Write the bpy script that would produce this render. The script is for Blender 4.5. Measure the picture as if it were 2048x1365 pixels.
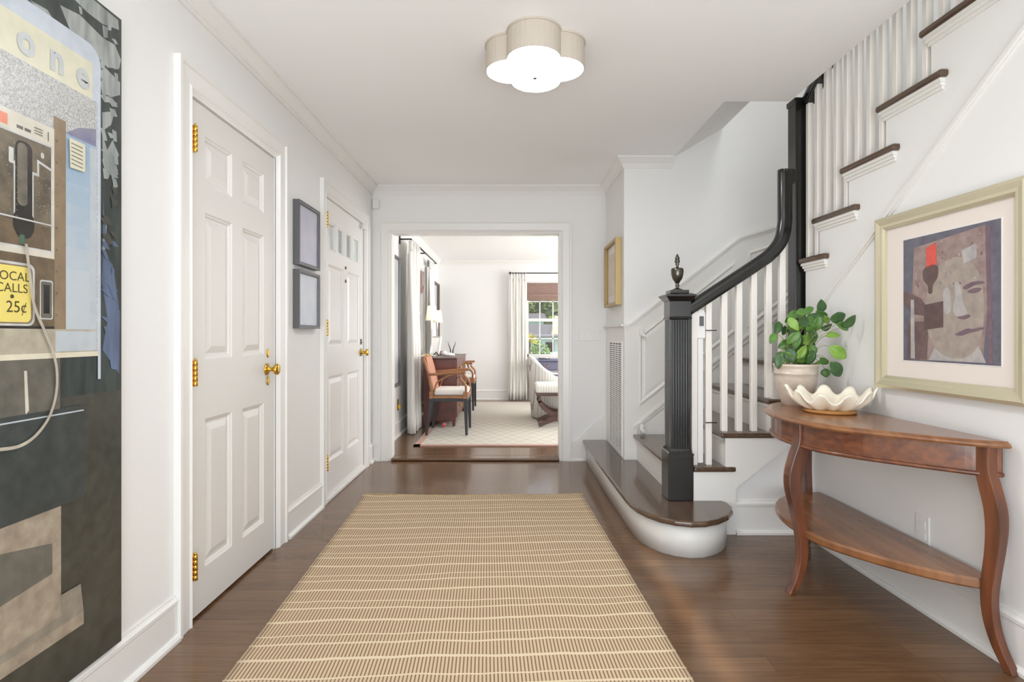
import bpy, bmesh, math, random
from mathutils import Vector, Matrix
random.seed(7)
sc = bpy.context.scene
C = sc.collection
for o in list(bpy.data.objects): bpy.data.objects.remove(o)

# ------------------------------------------------------------------ camera
CH = 1.12
cd = bpy.data.cameras.new('camera'); cam = bpy.data.objects.new('camera', cd); C.objects.link(cam)
cam.location = (0, 0, CH); cam.rotation_euler = (math.radians(90), 0, 0)
cd.sensor_fit = 'HORIZONTAL'; cd.sensor_width = 36; cd.lens = 36 * 1100 / 2048
cd.shift_y = -12.5 / 2048; cd.clip_start = 0.02; cd.clip_end = 300
sc.camera = cam

# ------------------------------------------------------------------ world, sun, large lights, exposure
sc.view_settings.view_transform = 'Standard'; sc.view_settings.look = 'None'
sc.view_settings.gamma = 1; sc.view_settings.use_curve_mapping = False
sc.view_settings.exposure = 0.95
sc.cycles.use_denoising = True
sc.cycles.max_bounces = 10; sc.cycles.diffuse_bounces = 6; sc.cycles.glossy_bounces = 4
sc.cycles.transmission_bounces = 6; sc.cycles.transparent_max_bounces = 8
sc.cycles.sample_clamp_indirect = 6
sc.cycles.caustics_reflective = False; sc.cycles.caustics_refractive = False
w = bpy.data.worlds.new('world'); sc.world = w; w.use_nodes = True
bg = w.node_tree.nodes['Background']; bg.inputs[0].default_value = (0.80, 0.90, 1.0, 1); bg.inputs[1].default_value = 1.15

def light(name, kind, loc, rot, energy, color=(1, 1, 1), size=1.0, sizey=None, angle=None):
    d = bpy.data.lights.new(name, kind); d.energy = energy; d.color = color
    if kind == 'AREA':
        d.shape = 'RECTANGLE'; d.size = size; d.size_y = sizey or size
    if kind == 'SUN': d.angle = angle or 0.02
    if kind == 'POINT': d.shadow_soft_size = size
    o = bpy.data.objects.new(name, d); C.objects.link(o); o.location = loc
    o.rotation_euler = [math.radians(r) for r in rot]
    return o
light('sun', 'SUN', (0, 12, 9), (38, 0, 28), 2.2, (1, .95, .86), angle=0.03)
light('fill_rear', 'AREA', (0.15, -1.3, 0.75), (140, 0, 0), 44, (.94, .97, 1), 2.6, 1.8)  # added fill lamp behind the camera, tilted up to brighten the ceiling
light('fill_living_side', 'AREA', (3.35, 7.1, 1.4), (97, 0, 90), 82, (.97, .98, 1), 3.2, 2.0)  # added fill lamp out of view for the living room, no window there
light('fill_upstairs', 'AREA', (2.15, 2.7, 4.9), (0, 0, 0), 12, (.96, .98, 1), 0.8, 1.8)  # added fill lamp above the stairwell

# ------------------------------------------------------------------ materials
def lin(c):
    r = []
    for v in c:
        v = v / 255.0
        r.append(v / 12.92 if v <= .04045 else ((v + .055) / 1.055) ** 2.4)
    return (*r, 1)
def mat(name, col, rough=.5, metal=0, noise=None, bump=0, scale=30, spec=None, coat=0, emit=None, stretch=(1, 1, 1), alpha=None, trans=None, sss=None):
    m = bpy.data.materials.new(name); m.use_nodes = True
    nt = m.node_tree; b = nt.nodes['Principled BSDF']
    b.inputs['Base Color'].default_value = lin(col); b.inputs['Roughness'].default_value = rough
    b.inputs['Metallic'].default_value = metal
    if spec is not None: b.inputs['Specular IOR Level'].default_value = spec
    if coat: b.inputs['Coat Weight'].default_value = coat; b.inputs['Coat Roughness'].default_value = .08
    if emit: b.inputs['Emission Color'].default_value = lin(emit[0]); b.inputs['Emission Strength'].default_value = emit[1]
    if trans: b.inputs['Transmission Weight'].default_value = trans
    if sss: b.inputs['Subsurface Weight'].default_value = sss; b.inputs['Subsurface Radius'].default_value = (.02, .015, .01)
    tc = nt.nodes.new('ShaderNodeTexCoord'); mp = nt.nodes.new('ShaderNodeMapping'); mp.inputs['Scale'].default_value = stretch
    nt.links.new(tc.outputs['Object'], mp.inputs[0])
    n = nt.nodes.new('ShaderNodeTexNoise'); n.inputs['Scale'].default_value = scale; n.inputs['Detail'].default_value = 6
    nt.links.new(mp.outputs[0], n.inputs['Vector'])
    if noise:
        r = nt.nodes.new('ShaderNodeValToRGB')
        r.color_ramp.elements[0].position = .3; r.color_ramp.elements[1].position = .7
        r.color_ramp.elements[0].color = lin(col); r.color_ramp.elements[1].color = lin(noise)
        nt.links.new(n.outputs['Fac'], r.inputs[0]); nt.links.new(r.outputs[0], b.inputs['Base Color'])
    if bump:
        bp = nt.nodes.new('ShaderNodeBump'); bp.inputs['Strength'].default_value = bump; bp.inputs['Distance'].default_value = .004
        nt.links.new(n.outputs['Fac'], bp.inputs['Height']); nt.links.new(bp.outputs[0], b.inputs['Normal'])
    return m
def N(m, t, **kw):
    n = m.node_tree.nodes.new(t)
    for k, v in kw.items(): setattr(n, k, v)
    return n
def math_node(m, op, a, b=None):
    n = N(m, 'ShaderNodeMath', operation=op)
    for i, v in enumerate((a, b)):
        if v is None: continue
        if hasattr(v, 'links'): m.node_tree.links.new(v, n.inputs[i])
        else: n.inputs[i].default_value = v
    return n.outputs[0]

M = {}
M['wall'] = mat('wall_paint', (233, 232, 230), .55, bump=.03, scale=220)
M['ceil'] = mat('ceiling_paint', (247, 247, 247), .8)
M['trim'] = mat('trim_gloss_paint', (232, 230, 226), .28)
M['door'] = mat('door_paint', (222, 219, 214), .35)
M['baluster'] = mat('baluster_paint', (236, 231, 224), .3)
M['stringer'] = mat('stringer_paint', (229, 227, 222), .4)
M['black'] = mat('black_gloss_paint', (26, 25, 23), .22, coat=.4)
M['bronze'] = mat('finial_metal', (92, 88, 80), .2, metal=.9)
M['brass'] = mat('brass', (222, 178, 80), .18, metal=1)
M['steel'] = mat('steel', (190, 188, 184), .3, metal=1)
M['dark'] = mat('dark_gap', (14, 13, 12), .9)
M['gold'] = mat('pale_gold_frame', (218, 210, 182), .34, metal=.55)
M['gold2'] = mat('gold_frame', (178, 156, 110), .4, metal=.5)
M['glass'] = mat('glass', (255, 255, 255), .0, trans=1.0)
M['matboard'] = mat('mat_board', (232, 222, 214), .8)
M['plastic'] = mat('white_plastic', (232, 231, 228), .35)
M['frame_grey'] = mat('grey_frame', (92, 92, 94), .4)
M['frame_olive'] = mat('grey_frame_side', (82, 82, 74), .5)
M['white_fabric'] = mat('white_linen', (232, 230, 224), .9, bump=.2, scale=400)
M['leaf'] = mat('leaf_mid', (74, 112, 52), .38, noise=(96, 140, 60), scale=25)
M['leaf_d'] = mat('leaf_dark', (52, 84, 46), .35, noise=(70, 104, 56), scale=25)
M['leaf_l'] = mat('leaf_light', (118, 158, 60), .4, noise=(140, 178, 78), scale=25)
M['stem'] = mat('stem', (132, 146, 84), .6)
M['soil'] = mat('soil', (120, 92, 70), .9, noise=(168, 140, 118), bump=.8, scale=120)
M['pot'] = mat('glazed_pot', (214, 202, 188), .3, noise=(192, 174, 156), scale=14, coat=.3)
M['shell'] = mat('shell_ivory', (240, 232, 214), .42, sss=.15)
M['shell_base'] = mat('shell_base_wood', (176, 124, 66), .5)
M['black_wood'] = mat('black_wood', (48, 48, 50), .45)
M['orange_wood'] = mat('honey_wood', (168, 116, 76), .45, noise=(140, 94, 60), scale=12, stretch=(1, 1, 6))
M['cane'] = mat('woven_cane', (192, 140, 116), .7, noise=(170, 116, 92), scale=160)
M['desk'] = mat('mahogany', (112, 56, 42), .35, noise=(84, 42, 34), scale=5, stretch=(1, 1, 3))
M['dark_wood'] = mat('dark_wood', (84, 58, 52), .35)
M['blue_paint'] = mat('slate_blue_paint', (104, 104, 128), .5)
M['rod'] = mat('rod_iron', (62, 60, 58), .4, metal=.6)
M['pink'] = mat('pink_rubber', (200, 96, 100), .6)
M['siding'] = mat('aqua_siding', (204, 216, 215), .8)
M['roof'] = mat('asphalt_shingle', (76, 71, 76), .9, noise=(94, 88, 92), scale=6)
M['bush'] = mat('hedge_green', (86, 112, 52), .8, noise=(128, 150, 76), scale=3)
M['tree'] = mat('tree_green', (90, 112, 58), .8, noise=(138, 152, 84), scale=2)
M['yellow_leaf'] = mat('yellow_leaf', (206, 180, 50), .6, noise=(150, 160, 60), scale=4)
M['grass'] = mat('lawn', (110, 136, 78), .9, noise=(90, 116, 62), scale=3)
M['shade'] = mat('lamp_shade_linen', (250, 244, 230), .9, emit=((255, 236, 206), .28))
M['diffuser'] = mat('lamp_diffuser', (255, 255, 255), .6, emit=((250, 251, 255), 19.0))
M['drum'] = mat('quatrefoil_fabric', (196, 186, 172), .85, bump=.1, scale=500)
M['drum_in'] = mat('drum_edge', (170, 156, 138), .8)
M['black_metal'] = mat('grey_blue_pane', (98, 99, 104), .15)
M['mirror'] = mat('mirror', (225, 228, 228), .06, metal=.85)
M['backdrop_grey'] = mat('pane_backdrop_grey', (128, 128, 130), .8)  # for the added wall that greys the front door panes

def wood_planks(name, c1, c2, gap, width, length, rough=.26, rot=0):
    m = mat(name, c1, rough, coat=.25); nt = m.node_tree; b = nt.nodes['Principled BSDF']
    tc = N(m, 'ShaderNodeTexCoord'); mp = N(m, 'ShaderNodeMapping'); mp.inputs['Rotation'].default_value = (0, 0, rot)
    nt.links.new(tc.outputs['Object'], mp.inputs[0])
    br = N(m, 'ShaderNodeTexBrick'); br.offset = .37; br.offset_frequency = 2; br.squash = 1
    br.inputs['Scale'].default_value = 1; br.inputs['Brick Width'].default_value = length
    br.inputs['Row Height'].default_value = width; br.inputs['Mortar Size'].default_value = .0006
    br.inputs['Mortar Smooth'].default_value = .2; br.inputs['Bias'].default_value = 0
    br.inputs['Color1'].default_value = lin(c1); br.inputs['Color2'].default_value = lin(c2); br.inputs['Mortar'].default_value = lin(gap)
    nt.links.new(mp.outputs[0], br.inputs['Vector'])
    mp2 = N(m, 'ShaderNodeMapping'); mp2.inputs['Scale'].default_value = (1.6, 26, 1)
    nt.links.new(mp.outputs[0], mp2.inputs[0])
    ns = N(m, 'ShaderNodeTexNoise'); ns.inputs['Scale'].default_value = 2.2; ns.inputs['Detail'].default_value = 8; ns.inputs['Roughness'].default_value = .65; ns.inputs['Distortion'].default_value = .6
    nt.links.new(mp2.outputs[0], ns.inputs['Vector'])
    mx = N(m, 'ShaderNodeMix', data_type='RGBA', blend_type='MULTIPLY')
    rr = N(m, 'ShaderNodeValToRGB'); rr.color_ramp.elements[0].position = .35; rr.color_ramp.elements[1].position = .65
    rr.color_ramp.elements[0].color = (.66, .62, .58, 1); rr.color_ramp.elements[1].color = (1.06, 1.05, 1.04, 1)
    nt.links.new(ns.outputs['Fac'], rr.inputs[0])
    mx.inputs[0].default_value = .75
    nt.links.new(br.outputs['Color'], mx.inputs[6]); nt.links.new(rr.outputs[0], mx.inputs[7])
    nt.links.new(mx.outputs[2], b.inputs['Base Color'])
    bp = N(m, 'ShaderNodeBump'); bp.inputs['Strength'].default_value = .25; bp.inputs['Distance'].default_value = .002
    nt.links.new(ns.outputs['Fac'], bp.inputs['Height']); nt.links.new(bp.outputs[0], b.inputs['Normal'])
    return m
M['floor'] = wood_planks('oak_floor', (120, 90, 64), (104, 76, 52), (64, 46, 32), .083, 1.4)

def grain(name, c1, c2, rough, scale=(14, 1.4, 14), coat=.35):
    m = mat(name, c1, rough, coat=coat); nt = m.node_tree; b = nt.nodes['Principled BSDF']
    tc = N(m, 'ShaderNodeTexCoord'); mp = N(m, 'ShaderNodeMapping'); mp.inputs['Scale'].default_value = scale
    nt.links.new(tc.outputs['Object'], mp.inputs[0])
    ns = N(m, 'ShaderNodeTexNoise'); ns.inputs['Scale'].default_value = 1.6; ns.inputs['Detail'].default_value = 4; ns.inputs['Distortion'].default_value = .25
    nt.links.new(mp.outputs[0], ns.inputs['Vector'])
    r = N(m, 'ShaderNodeValToRGB'); r.color_ramp.elements[0].position = .36; r.color_ramp.elements[1].position = .66
    r.color_ramp.elements[0].color = lin(c2); r.color_ramp.elements[1].color = lin(c1)
    nt.links.new(ns.outputs['Fac'], r.inputs[0]); nt.links.new(r.outputs[0], b.inputs['Base Color'])
    return m
M['table'] = grain('console_wood', (128, 76, 45), (92, 51, 33), .3, scale=(22, .9, 22))
M['table_leg'] = grain('console_leg_wood', (120, 68, 40), (76, 42, 28), .32, scale=(14, 14, 1.6))
M['table_top'] = grain('console_top_wood', (146, 98, 61), (124, 80, 50), .26, scale=(22, .9, 1))
M['tread'] = grain('stair_tread_wood', (96, 74, 56), (74, 56, 42), .2)

def rug_mat():
    m = mat('woven_rug', (214, 190, 152), .95); nt = m.node_tree; b = nt.nodes['Principled BSDF']
    tc = N(m, 'ShaderNodeTexCoord'); sp = N(m, 'ShaderNodeSeparateXYZ')
    ns = N(m, 'ShaderNodeTexNoise'); ns.inputs['Scale'].default_value = 2.6; ns.inputs['Detail'].default_value = 3
    nt.links.new(tc.outputs['Object'], ns.inputs['Vector']); nt.links.new(tc.outputs['Object'], sp.inputs[0])
    off = math_node(m, 'MULTIPLY', math_node(m, 'SUBTRACT', ns.outputs['Fac'], .5), .05)
    y = math_node(m, 'ADD', sp.outputs[1], off)
    fr = math_node(m, 'MULTIPLY', math_node(m, 'FRACT', math_node(m, 'DIVIDE', y, .255)), .255)
    def band(c, wd):
        return math_node(m, 'LESS_THAN', math_node(m, 'ABSOLUTE', math_node(m, 'SUBTRACT', fr, c)), wd)
    bands = math_node(m, 'MAXIMUM', math_node(m, 'MAXIMUM', band(.03, .0075), band(.125, .0055)), band(.182, .004))
    rib = math_node(m, 'FRACT', math_node(m, 'DIVIDE', sp.outputs[0], .0128))
    rs = math_node(m, 'LESS_THAN', math_node(m, 'ABSOLUTE', math_node(m, 'SUBTRACT', rib, .5)), .31)
    fac = math_node(m, 'MAXIMUM', math_node(m, 'MULTIPLY', bands, .9), rs)
    cr = N(m, 'ShaderNodeMix', data_type='RGBA'); nt.links.new(fac, cr.inputs[0])
    cr.inputs[6].default_value = lin((138, 108, 80)); cr.inputs[7].default_value = lin((208, 186, 154))
    c2 = N(m, 'ShaderNodeMix', data_type='RGBA'); nt.links.new(bands, c2.inputs[0])
    c2.inputs[7].default_value = lin((222, 204, 172)); nt.links.new(cr.outputs[2], c2.inputs[6])
    nt.links.new(c2.outputs[2], b.inputs['Base Color'])
    bp = N(m, 'ShaderNodeBump'); bp.inputs['Strength'].default_value = .5; bp.inputs['Distance'].default_value = .002
    nt.links.new(fac, bp.inputs['Height']); nt.links.new(bp.outputs[0], b.inputs['Normal'])
    return m
M['rug'] = rug_mat()
def brush_mat(name, c1, c2):
    return mat(name, c1, .32, noise=c2, scale=16, stretch=(1, 2.2, .35))
def lattice_mat():
    m = mat('lattice_rug', (196, 184, 160), .95); nt = m.node_tree; b = nt.nodes['Principled BSDF']
    tc = N(m, 'ShaderNodeTexCoord'); sp = N(m, 'ShaderNodeSeparateXYZ'); nt.links.new(tc.outputs['Object'], sp.inputs[0])
    a = math_node(m, 'ADD', sp.outputs[0], math_node(m, 'MULTIPLY', sp.outputs[1], .6))
    c = math_node(m, 'SUBTRACT', sp.outputs[0], math_node(m, 'MULTIPLY', sp.outputs[1], .6))
    def ln(v): return math_node(m, 'LESS_THAN', math_node(m, 'ABSOLUTE', math_node(m, 'SUBTRACT', math_node(m, 'FRACT', math_node(m, 'DIVIDE', v, .14)), .5)), .035)
    f = math_node(m, 'MAXIMUM', ln(a), ln(c))
    cr = N(m, 'ShaderNodeMix', data_type='RGBA'); nt.links.new(f, cr.inputs[0])
    cr.inputs[6].default_value = lin((204, 198, 186)); cr.inputs[7].default_value = lin((172, 166, 154))
    nt.links.new(cr.outputs[2], b.inputs['Base Color'])
    return m
M['lattice'] = lattice_mat()
def stripe_mat():
    m = mat('striped_fabric', (226, 224, 218), .9); nt = m.node_tree; b = nt.nodes['Principled BSDF']
    tc = N(m, 'ShaderNodeTexCoord'); sp = N(m, 'ShaderNodeSeparateXYZ'); nt.links.new(tc.outputs['Object'], sp.inputs[0])
    f = math_node(m, 'LESS_THAN', math_node(m, 'FRACT', math_node(m, 'DIVIDE', math_node(m, 'ADD', sp.outputs[0], math_node(m, 'MULTIPLY', sp.outputs[1], .3)), .03)), .16)
    cr = N(m, 'ShaderNodeMix', data_type='RGBA'); nt.links.new(f, cr.inputs[0])
    cr.inputs[6].default_value = lin((228, 226, 220)); cr.inputs[7].default_value = lin((176, 176, 172))
    nt.links.new(cr.outputs[2], b.inputs['Base Color'])
    return m
M['stripe'] = stripe_mat()
def woven_shade():
    m = mat('woven_wood_shade', (150, 124, 112), .8, noise=(122, 98, 90), scale=60, stretch=(.15, .15, 3)); return m
M['woven'] = woven_shade()

# ------------------------------------------------------------------ mesh builder
ORG = {}
def v3(*a): return Vector(a)
class MB:
    def __init__(s, f=None): s.bm = bmesh.new(); s.f = f; s.mi = 0
    def V(s, x, y, z):
        p = s.f(x, y, z) if s.f else (x, y, z)
        return s.bm.verts.new(p)
    def F(s, vs, smooth=False):
        try: fc = s.bm.faces.new(vs)
        except ValueError: return None
        fc.material_index = s.mi; fc.smooth = smooth; return fc
    def box(s, x0, x1, y0, y1, z0, z1):
        v = [s.V(x, y, z) for z in (z0, z1) for (x, y) in ((x0, y0), (x1, y0), (x1, y1), (x0, y1))]
        for q in ((3, 2, 1, 0), (4, 5, 6, 7), (0, 1, 5, 4), (1, 2, 6, 5), (2, 3, 7, 6), (3, 0, 4, 7)): s.F([v[i] for i in q])
        return s
    def taper(s, c0, a0, b0, c1, a1, b1):   # box between two axis aligned rectangles (centre, half sizes)
        v = []
        for c, a, b in ((c0, a0, b0), (c1, a1, b1)):
            for sx, sy in ((-1, -1), (1, -1), (1, 1), (-1, 1)): v.append(s.V(c[0] + sx * a, c[1] + sy * b, c[2]))
        for q in ((3, 2, 1, 0), (4, 5, 6, 7), (0, 1, 5, 4), (1, 2, 6, 5), (2, 3, 7, 6), (3, 0, 4, 7)): s.F([v[i] for i in q])
        return s
    def prism(s, poly, h0, h1, mp, smooth=False):      # poly in (a,b), h extruded, mp(a,b,h)->xyz
        A = [s.V(*mp(a, b, h0)) for a, b in poly]; B = [s.V(*mp(a, b, h1)) for a, b in poly]
        n = len(poly)
        s.F(A[::-1]); s.F(B)
        for i in range(n): s.F([A[i], A[(i + 1) % n], B[(i + 1) % n], B[i]], smooth)
        return s
    def flat(s, poly, mp, h=0): s.F([s.V(*mp(a, b, h)) for a, b in poly]); return s
    def loft(s, rings, closed=True, caps=True, smooth=True):
        R = [[s.V(*p) for p in r] for r in rings]
        for i in range(len(R) - 1):
            n = len(R[i])
            for j in range(n if closed else n - 1):
                k = (j + 1) % n
                s.F([R[i][j], R[i][k], R[i + 1][k], R[i + 1][j]], smooth)
        if caps and closed: s.F(R[0][::-1]); s.F(R[-1])
        return s
    def lathe(s, prof, c=(0, 0, 0), n=28, sx=1, sy=1, axis='z', smooth=True, caps=True):
        rings = []
        for r, h in prof:
            ring = []
            for i in range(n):
                a = 2 * math.pi * i / n; p = (r * math.cos(a) * sx, r * math.sin(a) * sy)
                if axis == 'z': ring.append((c[0] + p[0], c[1] + p[1], c[2] + h))
                elif axis == 'x': ring.append((c[0] + h, c[1] + p[0], c[2] + p[1]))
                else: ring.append((c[0] + p[0], c[1] + h, c[2] + p[1]))
            rings.append(ring)
        return s.loft(rings, smooth=smooth, caps=caps)
    def tube(s, pts, r, n=10, prof=None, up=(0, 0, 1), smooth=True):
        P = [Vector(p) for p in pts]; rings = []
        for i, p in enumerate(P):
            t = (P[min(i + 1, len(P) - 1)] - P[max(i - 1, 0)]).normalized()
            u = Vector(up)
            if abs(u.dot(t)) > .97: u = Vector((0, 1, 0)) if abs(t.y) < .9 else Vector((1, 0, 0))
            sd = t.cross(u).normalized(); nn = sd.cross(t).normalized()
            rr = r[i] if isinstance(r, (list, tuple)) else r
            if prof: rings.append([tuple(p + sd * a * rr + nn * b * rr) for a, b in prof])
            else: rings.append([tuple(p + sd * rr * math.cos(2 * math.pi * k / n) + nn * rr * math.sin(2 * math.pi * k / n)) for k in range(n)])
        return s.loft(rings, smooth=smooth)
    def rings(s, poly, profile, mp, skip=(), cap=False, fac=None):
        # moulding: polygon (a,b) inset by t and lifted by h for every (t,h) in profile
        n = len(poly); fac = fac or [1] * n
        area = sum(poly[i][0] * poly[(i + 1) % n][1] - poly[(i + 1) % n][0] * poly[i][1] for i in range(n))
        sg = 1 if area > 0 else -1
        def inset(t):
            L = []
            for i in range(n):
                a = Vector(poly[i]); b = Vector(poly[(i + 1) % n]); d = (b - a).normalized()
                nn = Vector((-d.y, d.x)) * sg * t * fac[i]; L.append((a + nn, d))
            out = []
            for i in range(n):
                (p, d), (q, e) = L[i - 1], L[i]
                den = d.x * e.y - d.y * e.x
                if abs(den) < 1e-9: out.append(q); continue
                k = ((q.x - p.x) * e.y - (q.y - p.y) * e.x) / den; out.append(p + d * k)
            return out
        R = [[s.V(*mp(p.x, p.y, h)) for p in inset(t)] for t, h in profile]
        for i in range(len(R) - 1):
            for j in range(n):
                if j in skip: continue
                k = (j + 1) % n; s.F([R[i][j], R[i][k], R[i + 1][k], R[i + 1][j]])
        if cap: s.F(R[-1])
        return s
    def sweep(s, path, prof, closed=False):   # horizontal mitred moulding: path (x,y), profile (d,z), d to the left of travel
        n = len(path); R = []
        for i in range(n):
            p = Vector(path[i]); ds = []
            if i > 0: ds.append((p - Vector(path[i - 1])).normalized())
            if i < n - 1: ds.append((Vector(path[i + 1]) - p).normalized())
            ns = [Vector((-d.y, d.x)) for d in ds]
            m_ = sum(ns, Vector((0, 0))); m_ = m_.normalized(); k = 1 / max(.3, m_.dot(ns[0]))
            R.append([(p.x + m_.x * k * d, p.y + m_.y * k * d, z) for d, z in prof])
        return s.loft(R, closed=True, caps=True, smooth=False)
    def build(s, name, m, parent=None, bevel=0, seg=2, solid=0, subsurf=0, recalc=True, auto=False, origin=None):
        if recalc: bmesh.ops.recalc_face_normals(s.bm, faces=s.bm.faces)
        org = Vector((0, 0, 0))
        if parent is not None: org = ORG.get(parent.name, Vector((0, 0, 0)))
        elif origin is not None: org = Vector(origin)
        for v in s.bm.verts: v.co -= org
        me = bpy.data.meshes.new(name); s.bm.to_mesh(me); s.bm.free()
        for mm in (m if isinstance(m, (list, tuple)) else [m]): me.materials.append(M[mm] if isinstance(mm, str) else mm)
        o = bpy.data.objects.new(name, me); C.objects.link(o); ORG[o.name] = org
        if parent is not None: o.parent = parent
        else: o.location = org
        if bevel:
            b = o.modifiers.new('bevel', 'BEVEL'); b.width = bevel; b.segments = seg; b.limit_method = 'ANGLE'; b.angle_limit = math.radians(40)
        if solid:
            b = o.modifiers.new('solid', 'SOLIDIFY'); b.thickness = solid; b.offset = 0
        if subsurf:
            b = o.modifiers.new('sub', 'SUBSURF'); b.levels = subsurf; b.render_levels = subsurf
        return o
def tag(o, label=None, cat=None, group=None, kind=None):
    if label: o['label'] = label
    if cat: o['category'] = cat
    if group: o['group'] = group
    if kind: o['kind'] = kind
    return o
def thing(name, label, cat, loc, group=None, kind=None):
    o = bpy.data.objects.new(name, None); C.objects.link(o); o.location = loc; o.empty_display_size = .05
    ORG[o.name] = Vector(loc); return tag(o, label, cat, group, kind)
def struct(o, label, cat): return tag(o, label, cat, kind='structure')
def dup(o, loc, label=None, rotz=None):
    r = o.copy(); C.objects.link(r); r.location = loc; ORG[r.name] = Vector(loc)
    if rotz is not None: r.rotation_euler = (0, 0, rotz)
    if label: r['label'] = label
    for ch in list(o.children):
        c = ch.copy(); C.objects.link(c); c.parent = r
        for g in list(ch.children):
            d = g.copy(); C.objects.link(d); d.parent = c
    return r
def text_polys(mb, txt, a, b, size, mp, h, align='CENTER', xs=1.0, bold=0):
    cu = bpy.data.curves.new('t', 'FONT'); cu.body = txt; cu.size = size; cu.align_x = align; cu.align_y = 'CENTER'; cu.offset = bold
    cu.resolution_u = 4
    ob = bpy.data.objects.new('t', cu); C.objects.link(ob)
    dg = bpy.context.evaluated_depsgraph_get(); me = ob.evaluated_get(dg).to_mesh()
    vs = [mb.V(*mp(a + v.co.x * xs, b + v.co.y, h)) for v in me.vertices]
    for p in me.polygons: mb.F([vs[i] for i in p.vertices])
    ob.evaluated_get(dg).to_mesh_clear(); bpy.data.objects.remove(ob); bpy.data.curves.remove(cu)

# ------------------------------------------------------------------ room dimensions
XL = -1.24; YF = 4.89; YS = 4.10; YU = 3.10; ZC = 2.44; XP = .835; YB = 9.27; ZL = .025; ZCL = 2.37; T = .12; YR = -1.5
def XW(y): return 1.655 + .028 * (3.1 - y)
fL = lambda a, b, h: (XL + h, a, b)
fF = lambda a, b, h: (a, YF - h, b)
fS = lambda a, b, h: (a, YS - h, b)
fU = lambda a, b, h: (a, YU - h, b)
fR = lambda a, b, h: (XW(a) - h, a, b)
fP = lambda a, b, h: (XP - h, a, b)
fB = lambda a, b, h: (a, YB - h, b)

def wall_holes(mb, a0, a1, z0, z1, holes, mp, t):
    xs = sorted({a0, a1, *[h[0] for h in holes], *[h[1] for h in holes]})
    for i in range(len(xs) - 1):
        l, r = xs[i], xs[i + 1]; hs = sorted([h for h in holes if h[0] <= l + 1e-6 and h[1] >= r - 1e-6], key=lambda h: h[2])
        z = z0
        for h in hs:
            if h[2] > z + 1e-6: mb.prism([(l, z), (r, z), (r, h[2]), (l, h[2])], 0, -t, mp)
            z = h[3]
        if z < z1 - 1e-6: mb.prism([(l, z), (r, z), (r, z1), (l, z1)], 0, -t, mp)

struct(MB().box(XL - T, 2.77, YR, 4.99, -.12, 0).build('floor', 'floor'), 'brown oak plank floor of the entry hall', 'floor')
struct(MB().box(XL - T, 3.6, 4.985, YB + T, -.12, ZL).box(-1.07, .418, 4.86, 4.985, .004, ZL).build('floor', 'floor', bevel=.006), 'oak floor of the living room with a raised threshold edge', 'floor')
D1 = (2.128, 2.872); D2 = (3.647, 4.59); DH = 2.04
mb = MB(); wall_holes(mb, YR, YF, 0, ZC, [(D1[0] - .003, D1[1] + .003, 0, DH + .004), (D2[0] - .003, D2[1] + .003, 0, DH + .004)], fL, T)
struct(mb.build('wall_left', 'wall'), 'white hall wall on the left with two doors', 'wall')
mb = MB(); wall_holes(mb, XL - T, XP + T, 0, 2.75, [(-1.084, .432, 0, 2.034)], fF, T)
struct(mb.build('wall_far', 'wall'), 'white far wall around the wide living room opening', 'wall')
# pillar between hall and stairs (left-facing wall with vent)
struct(MB().box(XP, XP + .1, YS - .0004, YF, 0, ZC + .02).build('wall_pillar', 'wall'), 'white wall return carrying the small gold frame and the vent', 'wall')
struct(MB().box(XP + .05, 2.77, YS, YS + T, 0, 5.0).build('wall_stair', 'wall'), 'white stairwell wall above the wainscot', 'wall')
struct(MB().box(2.65, 2.77, 1.2, YS, 0, 5.0).build('wall_stair_side', 'wall'), 'white outer wall of the stairwell', 'wall')
# right wall: saw-tooth stringer wall
NOS = [3.10, 2.965, 2.72, 2.46, 2.205, 1.955, 1.70]   # vertical cuts of the upper flight
ZT = [1.55, 1.75, 1.95, 2.15, 2.35, 2.55, 2.75]
poly = [(YR, 0), (3.10, 0)]
for i in range(7):
    poly += [(NOS[i], ZT[i] - .03)] if i == 0 else [(NOS[i], ZT[i - 1] - .03), (NOS[i], ZT[i] - .03)]
poly += [(YR, ZT[6] - .03)]
struct(MB().prism(poly, 0, -.09, fR).build('wall_right', 'wall'), 'white wall under the upper stair flight, stepped along its top', 'wall')
# wall below lower flight, facing the camera
struct(MB().prism([(1.16, 0), (1.66, 0), (1.66, .9), (1.46, .9), (1.46, .54), (1.20, .54), (1.20, .35), (1.16, .35)], 0, -.06, fU).build('wall_under_stair', 'wall'), 'white wall triangle below the lower stair flight', 'wall')
# ceilings
mb = MB(); mp = lambda a, b, h: (a, b, h)
mb.prism([(XL - T, YR), (1.57, YR), (1.57, 3.11), (1.2, 3.11), (1.2, YS), (XP + .03, YS), (XP + .03, YF), (XL - T, YF)], ZC, 2.75, mp)
struct(mb.build('ceiling', 'ceil'), 'white hall ceiling with the stairwell cut out', 'ceiling')
struct(MB().prism([(1.199, ZC + .001), (1.57, 2.66), (1.57, 2.75), (1.199, 2.75)], 3.112, YS, lambda a, b, h: (a, h, b)).build('ceiling', 'ceil'), 'sloped soffit at the stairwell edge', 'ceiling')
struct(MB().box(XL - T, 3.6, YF + T, YB + T, ZCL, ZCL + .3).build('ceiling', 'ceil'), 'white living room ceiling', 'ceiling')
struct(MB().box(.4, 2.77, 1.0, YS + T, 5.0, 5.1).build('ceiling', 'ceil'), 'ceiling high above the stairwell', 'ceiling')
struct(MB().box(.4, .5, 1.0, YS, 2.75, 5.0).box(.4, 2.77, 1.0, 1.1, 2.75, 5.0).build('wall_upstairs', 'wall'), 'upper hall walls around the stairwell', 'wall')
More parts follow.
